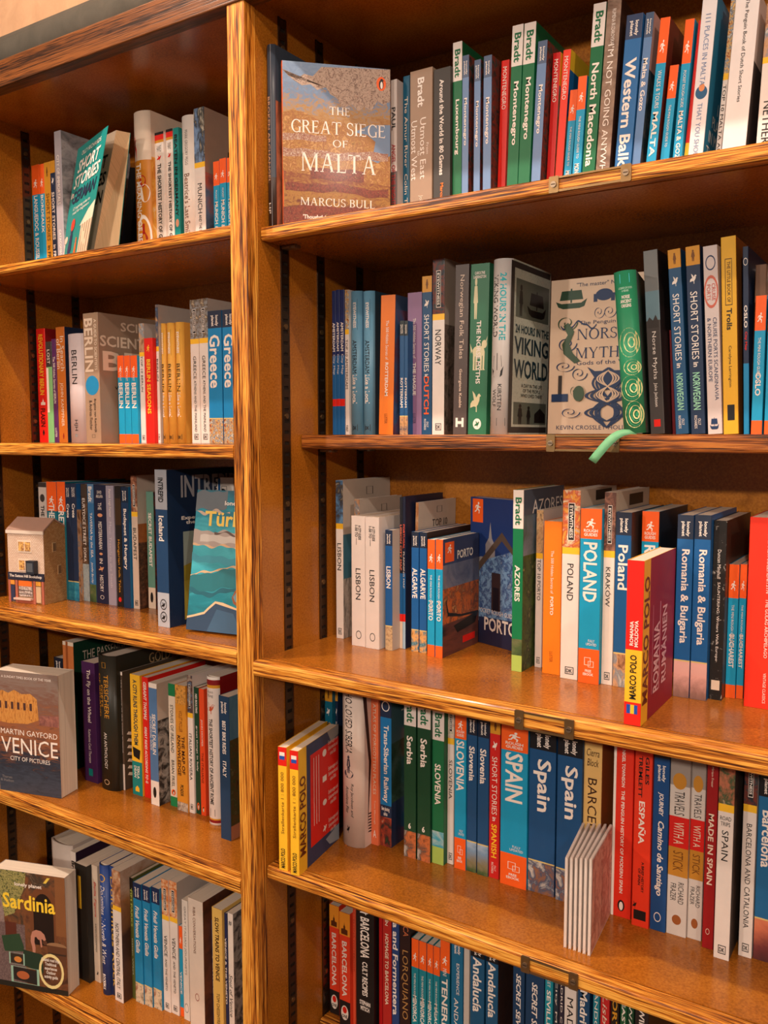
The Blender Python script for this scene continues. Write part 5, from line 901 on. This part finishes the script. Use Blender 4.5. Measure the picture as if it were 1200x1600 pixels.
B('salmon orange spine lettered ATLAS OF FORGOTTEN PLACES', 522, 574, None, 770, h=.200, c=(226, 112, 72), T=[('ATLAS OF FORGOTTEN PLACES', .06, .66, .38, CR), ('Travis Elborough', .70, .86, .26, CR), ('A', .9, .95, .4, W, 0, 'h')])
B('navy and blue spine lettered Trans-Siberian Railway with red train photo', 580, 634, None, 780, h=.197, c=(26, 118, 180), bands=[(0, .13, NV), (.72, .80, NV), (.80, 1, photo(100, [(70, 110, 50), (40, 40, 40), (160, 60, 40), (190, 180, 150)], 60))], T=[('Trans-Siberian Railway', .18, .70, .56, W, 0, 'b'), ('Best planning\nadvice', .73, .79, .7, W, 0, 'bh')], S=[('c', .15, .85, .02, .09, W)], front=[(0, .3, (70, 100, 106)), (.3, .7, photo(101, [(30, 44, 34), (50, 74, 56), (80, 100, 90)], 40)), (.7, 1, (40, 50, 80))], C=[('Trans-', .2, .9, .10, .18, W)])
B('narrow orange and blue spine left of the green Serbia pair', 677, 693, None, 745, h=.15, **rg('BELGRADE', .5, .75, .5, True))
sr = lambda: dict(bradt('Serbia', .27, .44, .5, (22, 66, 42), [(.84, 1, photo(102, [(40, 30, 26), (200, 110, 60), (90, 70, 60), (190, 180, 170)], 60))]))
sb = sr(); sb['T'] = sb['T']+[('6', .79, .825, .22, W, 0, 'bh')]
B('dark green spine lettered Serbia, left of two', 693, 748, None, 832, h=.216, **sb)
B('dark green spine lettered Serbia, right of two', 755, 815, None, 850, h=.216, **sb)
B('slim green spine with lime foot lettered SLOVENIA', 822, 878, None, 862, h=.200, **bradt('SLOVENIA', .36, .62, .5, (24, 104, 64), [(.79, .89, sea(103, 0, .05)), (.89, 1, (164, 190, 90))]))
B('white spine with yellow band lettered SLOVENIA in thin black', 883, 925, None, 862, h=.22, **dk('SLOVENIA', .395, .62, .5, photo(104, [(150, 60, 40), (220, 200, 180), (60, 120, 60)], 60)))
B('turquoise and orange spine lettered SLOVENIA', 928, 981, None, 887, h=.198, **rg('SLOVENIA', .18, .50, .68))
sl = lambda: lp('Slovenia', .2, .42, .56, (28, 76, 122), hills(105, 0, .035), (26, 34, 52), foot=.19)
B('dark blue spine lettered Slovenia, left of two', 985, 1031, None, 900, h=.197, **sl())
B('dark blue spine lettered Slovenia, right of two', 1035, 1086, None, 917, h=.197, **sl())
B('red spine with mustard top, SHORT STORIES in SPANISH', 1090, 1138, None, 930, h=.198, **ss('SPANISH', YE, (206, 36, 32), .65))
crop(780, 1100, 2.857)
B('wide turquoise and orange spine lettered SPAIN', 2, 120, None, 798, h=.198, pd=.13, **rg('SPAIN', .18, .48, .66))
sp_ = lambda: lp('Spain', .185, .50, .66, (26, 78, 128), photo(106, [(50, 40, 40), (150, 100, 70), (70, 84, 110), (200, 190, 180), (60, 80, 120)], 60), (20, 20, 26), foot=.19)
B('wide dark blue spine lettered Spain, left of two', 126, 244, None, 838, h=.197, Y=.148, **sp_())
B('wide dark blue spine lettered Spain, right of two', 250, 360, None, 870, h=.197, Y=.146, **sp_())
B('golden cream spine lettered BARCELONA behind the white folded maps', 364, 446, None, 880, h=.198, Y=.15, c=(222, 180, 110), bands=[(0, .04, (170, 110, 60))], T=[('BARCELONA', .24, .74, .5, (60, 30, 20)), ('Cierra\nBlock', .07, .17, .7, (60, 30, 20), 0, 'hi')], front=(150, 90, 44))
B('red spine with white edge about the history of modern Spain', 497, 584, None, 962, h=.198, Y=.15, c=(226, 50, 30), T=[('THE PENGUIN HISTORY OF MODERN SPAIN', .27, .86, .17, W, 0, 'b'), ('NIGEL TOWNSON', .04, .25, .17, W, 0, 'b')], S=[('r', 0, .13, 0, 1, W), ('e', .34, .7, .90, .965, K), ('e', .42, .62, .91, .96, W)])
B('red spine lettered ESPAÑA in large white capitals', 588, 664, None, 1030, h=.216, Y=.142, c=(230, 58, 32), T=[('ESPAÑA', .35, .57, .42, W, 0, 'b'), ('GILES', .12, .26, .22, K, .22, 'b'), ('TREMLETT', .12, .33, .22, K, -.16, 'b'), ('A BRIEF HISTORY\nOF SPAIN', .66, .82, .34, K, 0, 'b')], S=[('r', .12, .84, .915, .965, K), ('bird', .05, .3, .87, .91, K)])
B('blue spine lettered Camino de Santiago', 670, 740, None, 1035, h=.197, Y=.145, c=(24, 72, 128), bands=[(0, .03, (50, 30, 36))], T=[('Camino de Santiago', .38, .80, .5, W, 0, 'bi'), ('JOURNEY', .22, .35, .36, W, 0, 'bi'), ('lonely', .07, .16, .26, W, .14, 'b'), ('planet', .07, .16, .26, W, -.14, 'b')], S=[('c', .25, .7, .895, .95, W)])
tw = lambda: dict(c=(206, 196, 188), bands=[(0, .17, (150, 138, 130)), (.34, .51, (206, 30, 26)), (.51, .67, (190, 130, 44))], T=[('TRAVELS', .20, .33, .5, CH), ('WITH A', .37, .49, .5, CR), ('STICK', .53, .64, .5, (120, 70, 20)), ('RICHARD\nFRAZER', .70, .82, .66, CH)], S=[('e', .14, .82, .10, .19, (190, 130, 44)), ('e', .28, .74, .885, .94, (150, 84, 40))])
B('white spine with red and ochre bands lettered TRAVELS WITH A STICK, left of two', 743, 832, None, 1055, h=.198, Y=.147, **tw())
B('white spine with red and ochre bands lettered TRAVELS WITH A STICK, right of two', 836, 900, None, 1062, h=.198, Y=.15, **tw())
B('dark red spine lettered MADE IN SPAIN', 903, 952, None, 1112, h=.216, Y=.14, c=(150, 22, 26), T=[('MADE IN SPAIN', .33, .68, .5, CR, 0, 'b'), ('Miriam Fraser', .1, .2, .2, CR)], S=[('c', .3, .66, .9, .93, CR)])
B('tall white spine lettered ROAD TRIPS SPAIN', 954, 1024, None, 1165, h=.226, Y=.128, **dk('SPAIN', .40, .54, .42, photo(107, [(60, 50, 44), (190, 110, 80), (50, 80, 50), (220, 180, 150)], 60), box=False, yf=.28, extra=[('ROAD\nTRIPS', .335, .38, .7, K, 0, 'h')]), front=[(0, 1, photo(108, [(40, 32, 28), (70, 56, 50), (50, 44, 30)], 40))])
B('white spine lettered BARCELONA AND CATALONIA', 1066, 1126, None, 1112, h=.22, Y=.146, **dk('BARCELONA AND CATALONIA', .36, .86, .4, nightpic(109), yf=.27))
B('dark blue spine lettered Barcelona with sunset city photo at foot', 1132, 1215, None, 1130, h=.197, Y=.148, **lp('Barcelona', .2, .50, .55, (30, 100, 150), photo(110, [(60, 34, 36), (110, 50, 50), (200, 110, 80), (220, 140, 100)], 30, .7, 0, .045), (22, 20, 24), foot=.22))

# ======================= right bay, lowest shelf in view
row('books on the lowest shelf of the right bay', 400, 1300, 3, ZR['R5'], .148, fix=True)
B('narrow dark patterned spine at far left of the lowest shelf', 313, 343, None, 800, h=.215, Y=.16, c=photo(111, [(30, 24, 22), (60, 34, 24), (190, 100, 60), (40, 30, 30)], 200))
bar = lambda: dict(c=(230, 66, 38), bands=[(0, .2, (236, 150, 44)), (.78, 1, (34, 30, 32))], T=[('BARCELONA', .25, .74, .46, W, 0, 'b'), ('ONE', .90, .93, .5, K, 0, 'bh')], S=[('church', .2, .8, .08, .19, (90, 44, 20)), ('e', .16, .84, .82, .95, W), ('e', .3, .7, .83, .89, RD)])
B('red spine lettered BARCELONA with orange top and black foot, left of two', 346, 390, 338, 822, Y=.15, **bar())
B('red spine lettered BARCELONA with orange top and black foot, right of two', 392, 441, 372, 866, Y=.138, **bar())
B('thin salmon red spine right of the red BARCELONA pair', 443, 468, None, 880, h=.20, Y=.145, c=(226, 92, 60), T=[('BARCELONA NOTEBOOK', .1, .6, .4, (150, 40, 30))])
B('black spine lettered BARCELONA CULT RECIPES', 471, 553, 340, 900, Y=.140, c=(28, 24, 24), T=[('BARCELONA', .08, .40, .5, W, 0, 'b'), ('CULT RECIPES', .43, .70, .30, W, 0, 'b'), ('STEPHAN\nMITSCH', .74, .82, .6, W, 0, 'hb')], S=[('bird', .2, .8, .02, .06, W)])
B('thin dark red spine between the black cookbook and red homage', 577, 592, None, 880, h=.19, c=(170, 16, 20))
B('brick red spine lettered HOMAGE TO BARCELONA', 594, 634, None, 880, h=.198, c=(176, 40, 34), T=[('TÓIBÍN', .03, .17, .4, CR, 0, 'b'), ('HOMAGE TO BARCELONA', .23, .75, .4, CR, 0, 'b')])
B('navy spine lettered Ibiza and Formentera', 637, 670, None, 880, h=.198, c=(40, 66, 120), T=[('Ibiza and Formentera', .0, .80, .7, W, 0, 'b')])
B('black spine with large gold capitals beside the navy island guide', 673, 722, None, 880, h=.198, c=(44, 26, 26), T=[('LORCA', .02, .2, .5, (200, 110, 70), .1), ('LORQUIANO', .3, .80, .62, (176, 130, 76), 0)])
for i, (a, b, tt, w_) in enumerate(((728, 761, 'MENORCA', 'lettered MENORCA, leftmost of three'), (763, 797, 'MENORCA', 'lettered MENORCA, middle of three'), (800, 828, 'MENORCA', 'lettered MENORCA, rightmost of three'), (830, 860, 'MÁLAGA', 'lettered MÁLAGA'))):
    B('small teal and orange spine ' + w_, a, b, None, 900, h=.160, **rgm(tt, .5, .74, .55, col=(24, 128, 146)))
B('teal and orange spine lettered TENERIFE, taller than the MENORCA row', 862, 906, None, 905, h=.172, **rg('TENERIFE', .30, .80, .6, True, foot=True, col=(20, 104, 130), sub=('MINI', .22, .28, .4, W)))
B('blue spine lettered EXPERIENCE ANDALUCÍA', 914, 968, None, 900, h=.18, c=(26, 104, 146), T=[('ANDALUCÍA', .45, .9, .45, W), ('EXPERIENCE', .18, .42, .24, W, .08), ('lonely', .03, .11, .3, W, .15, 'b'), ('planet', .03, .11, .3, W, -.15, 'b')])
B('thin white spine before the large Andalucía pair', 972, 998, None, 900, h=.175, c=(196, 186, 178))
an = lambda: lp('Andalucía', .13, .52, .62, (28, 84, 124), None, (20, 22, 28))
B('dark blue spine lettered Andalucía, left of two', 1003, 1068, None, 900, h=.190, **an())
B('dark blue spine lettered Andalucía, right of two', 1076, 1132, None, 900, h=.190, front=photo(112, [(24, 22, 22), (70, 44, 36), (40, 40, 44)], 60), **an())
crop(800, 1380, 3)
ROW.prev[-1] = (ROW.prev[-1][0], 0, .2)
B('navy spine lettered SECRET SEVILLE, left of two', 2, 56, None, 660, h=.190, c=(26, 60, 96), T=[('SECRET SEVILLE', .14, .62, .4, W, 0, 'bi')])
B('navy spine lettered SECRET SEVILLE, right of two', 62, 148, None, 660, h=.190, c=(26, 60, 96), T=[('SECRET SEVILLE', .16, .64, .3, W, 0, 'bi')])
B('small teal spine lettered SEVILLE', 152, 189, None, 660, h=.196, c=(26, 140, 160), T=[('SEVILLE', .2, .45, .5, W, 0, 'b'), ('POCKET', .06, .18, .36, W)])
B('thin dark folded map beside the teal SEVILLE spine, left of two', 195, 216, None, 660, h=.196, name='folded_map', cat='map', pd=.1, c=(40, 50, 64), T=[('City Map', .1, .5, .5, W)])
B('thin dark folded map beside the white MADRID spine, right of two', 218, 241, None, 660, h=.196, name='folded_map', cat='map', pd=.1, c=(50, 44, 60), T=[('MADRID City Map', .05, .6, .5, W)])
B('white spine with yellow top lettered MADRID', 244, 299, None, 660, h=.196, c=WH, bands=[(0, .1, YE)], T=[('MADRID', .2, .55, .5, K)])
B('dark blue spine lettered Madrid below the label holder', 306, 362, None, 660, h=.196, **lp('Madrid', .12, .38, .6, (28, 70, 110), None, (24, 40, 70)))
B('narrow teal spine right of the blue Madrid guide', 378, 408, None, 660, h=.196, c=(40, 130, 150), T=[('ANDORRA', .1, .5, .5, W)])
B('bright red spine low at the right of the lowest shelf', 413, 455, None, 660, h=.196, c=(196, 40, 40), T=[('Lisboa', .1, .4, .5, CR, 0, 'i')])
B('black spine with gilt letters low at the right of the lowest shelf', 462, 500, None, 660, h=.196, c=(40, 32, 26), T=[('PORTES', .05, .4, .6, GD, 0, 'b')])
B('dark green spine low at the right, lettered in white', 506, 538, None, 660, h=.196, c=(24, 84, 50), T=[('EASY SPANISH', .1, .6, .5, W, 0, 'b')])
B('second dark green spine low at the right edge of the group', 540, 570, None, 660, h=.196, c=(30, 70, 46), T=[('WALKS', .1, .4, .5, W)])
B('dark brown spine under the worn shelf edge at lower right', 576, 640, None, 660, h=.196, c=(44, 34, 34), T=[('WINES OF SPAIN', .1, .6, .4, W, 0, 'b')])

# ---------------------------------------------------------------- folded leaflets on the fourth right shelf
def leaflets():
    z = ZR['R4']+.0003
    a = onZ(780+405/2.857, 1100+1128/2.857, z); b = onZ(780+497/2.857, 1100+935/2.857, z).to_2d(); d = Vector((b.x-a.x, b.y-a.y)).normalized(); nrm = Vector((d.y, -d.x))
    h, wd, th = .108, (b-Vector((a.x, a.y))).length, .0028
    for k in range(6):
        g = empty('folded_leaflet')
        m = MB(); sh = k*.0055
        # four folded panels pressed together, opening a little at the front edge
        x0 = -sh
        ring = [(x0, .0), (x0-th*.5, .002), (x0-th, .0), (x0-th-.0002, wd*.985), (x0-th*.5, wd), (x0-.0002, wd*.985)]
        m.prism(ring, 0, h-k*.0012, 2, flat((232, 220, 212), .6)); m.build('paper_folds', g)
        if k == 0:
            f = MB(); f.face([(.0003, .003, .002), (.0003, wd*.98, .002), (.0003, wd*.98, h-.002), (.0003, .003, h-.002)], photo(120, [(196, 130, 110), (220, 166, 146), (176, 110, 96), (226, 190, 170)], 30, dist=3)); f.build('printed_map_cover', g)
            f = MB()
            for q in (.16, .5, .84): f.face([(.0005, wd*q, .02), (.0005, wd*(q+.012), .02), (.0005, wd*(q+.012), h-.02), (.0005, wd*q, h-.02)], flat((150, 90, 80)))
            f.build('printed_lines', g)
        R = Matrix.Rotation(math.atan2(-d.x, d.y)+.012*k, 4, 'Z')
        g.matrix_world = Matrix.Translation((a.x, a.y+.001*k, z)) @ R
        w_ = ['with pink map cover facing right, front of the leaflet stack', 'second from the pink cover in the leaflet stack', 'third from the pink cover in the leaflet stack', 'fourth from the pink cover in the leaflet stack', 'fifth from the pink cover in the leaflet stack', 'last and leftmost of the leaflet stack']
        tag(g, 'white folded paper leaflet ' + w_[k], 'leaflet', 'folded leaflets standing in front of the red Spain books')
leaflets()

# ---------------------------------------------------------------- ribbon and toy shop
def ribbon():
    c = onY(992, 681, .098); v = []; pts = []
    for i in range(9):
        u = i/8; pts.append((c.x-.050*u+.01*u*u, .098-.006-.010*math.sin(u*2), .0025-.030*u**1.6+.002*math.sin(u*6)))
    m = []
    for (x, y, z) in pts: v += [(x-.004, y, z+.0025), (x+.004, y, z-.0025)]
    o = link('bookmark_ribbon', v, [(2*i, 2*i+1, 2*i+3, 2*i+2) for i in range(8)], [flat((110, 176, 130), .5)], gh, smooth=True)
    so = o.modifiers.new('thickness', 'SOLIDIFY'); so.thickness = .0004
    bpy.context.view_layer.update(); o.matrix_parent_inverse = gh.matrix_world.inverted()
ribbon()
def brick(name, c1, c2, mort, sc):
    m, n, l, b = newmat(name); t = n.new('ShaderNodeTexCoord'); mp = n.new('ShaderNodeMapping'); mp.inputs['Rotation'].default_value = (math.pi/2, 0, 0)
    bk = n.new('ShaderNodeTexBrick'); bk.inputs['Scale'].default_value = sc; bk.inputs['Color1'].default_value = lin(c1)+(1,); bk.inputs['Color2'].default_value = lin(c2)+(1,); bk.inputs['Mortar'].default_value = lin(mort)+(1,)
    bk.inputs['Mortar Size'].default_value = .03
    # bricks on every wall: across = x+y, up = z
    sp = n.new('ShaderNodeSeparateXYZ'); ad = n.new('ShaderNodeMath'); cb = n.new('ShaderNodeCombineXYZ')
    l.new(t.outputs['Object'], sp.inputs[0]); l.new(sp.outputs['X'], ad.inputs[0]); l.new(sp.outputs['Y'], ad.inputs[1]); l.new(ad.outputs[0], cb.inputs['X']); l.new(sp.outputs['Z'], cb.inputs['Y'])
    l.new(cb.outputs[0], bk.inputs['Vector']); l.new(bk.outputs['Color'], b.inputs['Base Color']); setc(b, .7); return m
def toy_shop():
    z = ZL['L3']; a = onZ(48/3, 710+690/3, z); b = onZ(215/3, 710+705/3, z); c = onZ(342/3, 710+680/3, z)
    d = Vector((b.x-a.x, b.y-a.y)); wd = d.length; ang = math.atan2(d.y, d.x); dep = min(Vector((c.x-b.x, c.y-b.y)).length, .055)
    r = empty('toy_shop_building', (a.x, a.y, z+.0002), 'small toy brick shop building with bookshop front standing on the shelf', 'ornament')
    r.rotation_euler = (0, 0, ang)
    hw, hr = .120, .136
    tan = brick('tan_toy_bricks', (190, 148, 96), (168, 120, 70), (110, 76, 44), 130); pale = brick('pale_toy_bricks', (214, 186, 164), (226, 202, 182), (176, 140, 118), 110)
    m = MB(); m.prism([(0, 0), (dep, 0), (dep, hw), (dep*.45, hr), (0, hw)], .0006, wd, 0, tan); m.build('walls', r)
    m = MB(); m.box((0, -.0008, .045), (wd, .0002, hw), pale); m.build('pale_brick_front', r)
    m = MB()
    for (p, q) in (((-.0015, hw-.001), (dep*.45, hr+.001)), ((dep*.45, hr+.001), (dep+.0015, hw-.001))):
        m.prism([p, q, (q[0], q[1]+.0025), (p[0], p[1]+.0025)], -.0012, wd+.0012, 0, flat((166, 132, 116), .8))
    m.build('roof', r)
    def part(nm, x0, x1, z0, z1, mat, dy=.0014, par=None, y=-.0008):
        k = MB(); k.box((wd*x0, y-dy, hw*z0), (wd*x1, y, hw*z1), M(mat)); return k.build(nm, par or r)
    glow = photo(130, [(206, 130, 50), (236, 190, 110), (150, 90, 50), (90, 60, 80)], 300)
    part('cornice', -.02, 1.02, .955, 1.0, (224, 206, 190), .0022)
    for z0, z1 in ((.70, .865), (.44, .61)):
        w_ = part('window', .29, .68, z0, z1, (226, 204, 184), .001); part('pane', .32, .47, z0+.02, z1-.02, glow, .0006, w_, -.0018); part('pane', .50, .65, z0+.02, z1-.02, glow, .0006, w_, -.0018)
    s = part('sign_board', 0, 1.0, .315, .42, (44, 44, 60), .002)
    vv, ff, _ = glyphs('The Sutton Hill Bookshop', 'b'); link('sign_lettering', [(wd*(.05+.9*u), -.0032, hw*(.345+.05*v)) for u, v in vv], ff, [flat(W)], s)
    hg = part('hanging_sign', .62, .84, .42, .60, (40, 44, 54), .009, y=-.002); part('sign_panel', .65, .81, .45, .57, (86, 90, 96), .0003, hg, -.0111)
    part('door', .06, .17, .02, .24, (50, 56, 84)); part('fanlight', .06, .17, .25, .31, (226, 150, 60))
    wi = part('shop_window', .29, .66, .09, .31, photo(131, [(60, 44, 40), (220, 206, 196), (120, 96, 90), (190, 170, 160)], 420), .001); part('lit_transom', .29, .66, .235, .31, (226, 110, 40), .0006, wi, -.0018)
    for q in (.125, .175): part('shelf_line', .29, .66, q, q+.006, (60, 44, 40), .0005, wi, -.0018)
    part('side_door', .77, .90, .02, .24, (206, 176, 140)); part('fanlight', .77, .90, .25, .31, (226, 160, 60))
    for x in (.0, .2, .7, .93): part('red_pilaster', x, x+.06, 0, .315, (176, 100, 80), .0018)
    part('window_ledge', .2, .68, .05, .075, (210, 180, 165), .007); part('stall_riser', .26, .70, 0, .05, (170, 90, 66), .0014)
    for y0, z0 in ((.42, .70), (.62, .38)):
        k = MB(); k.box((wd, dep*y0-.004, hw*z0), (wd+.0008, dep*y0+.004, hw*(z0+.13)), flat((196, 164, 120))); f = k.build('window', r)
        k = MB(); k.box((wd+.0008, dep*y0-.003, hw*(z0+.01)), (wd+.0012, dep*y0+.003, hw*(z0+.12)), flat((120, 92, 62))); k.build('pane', f)
toy_shop()
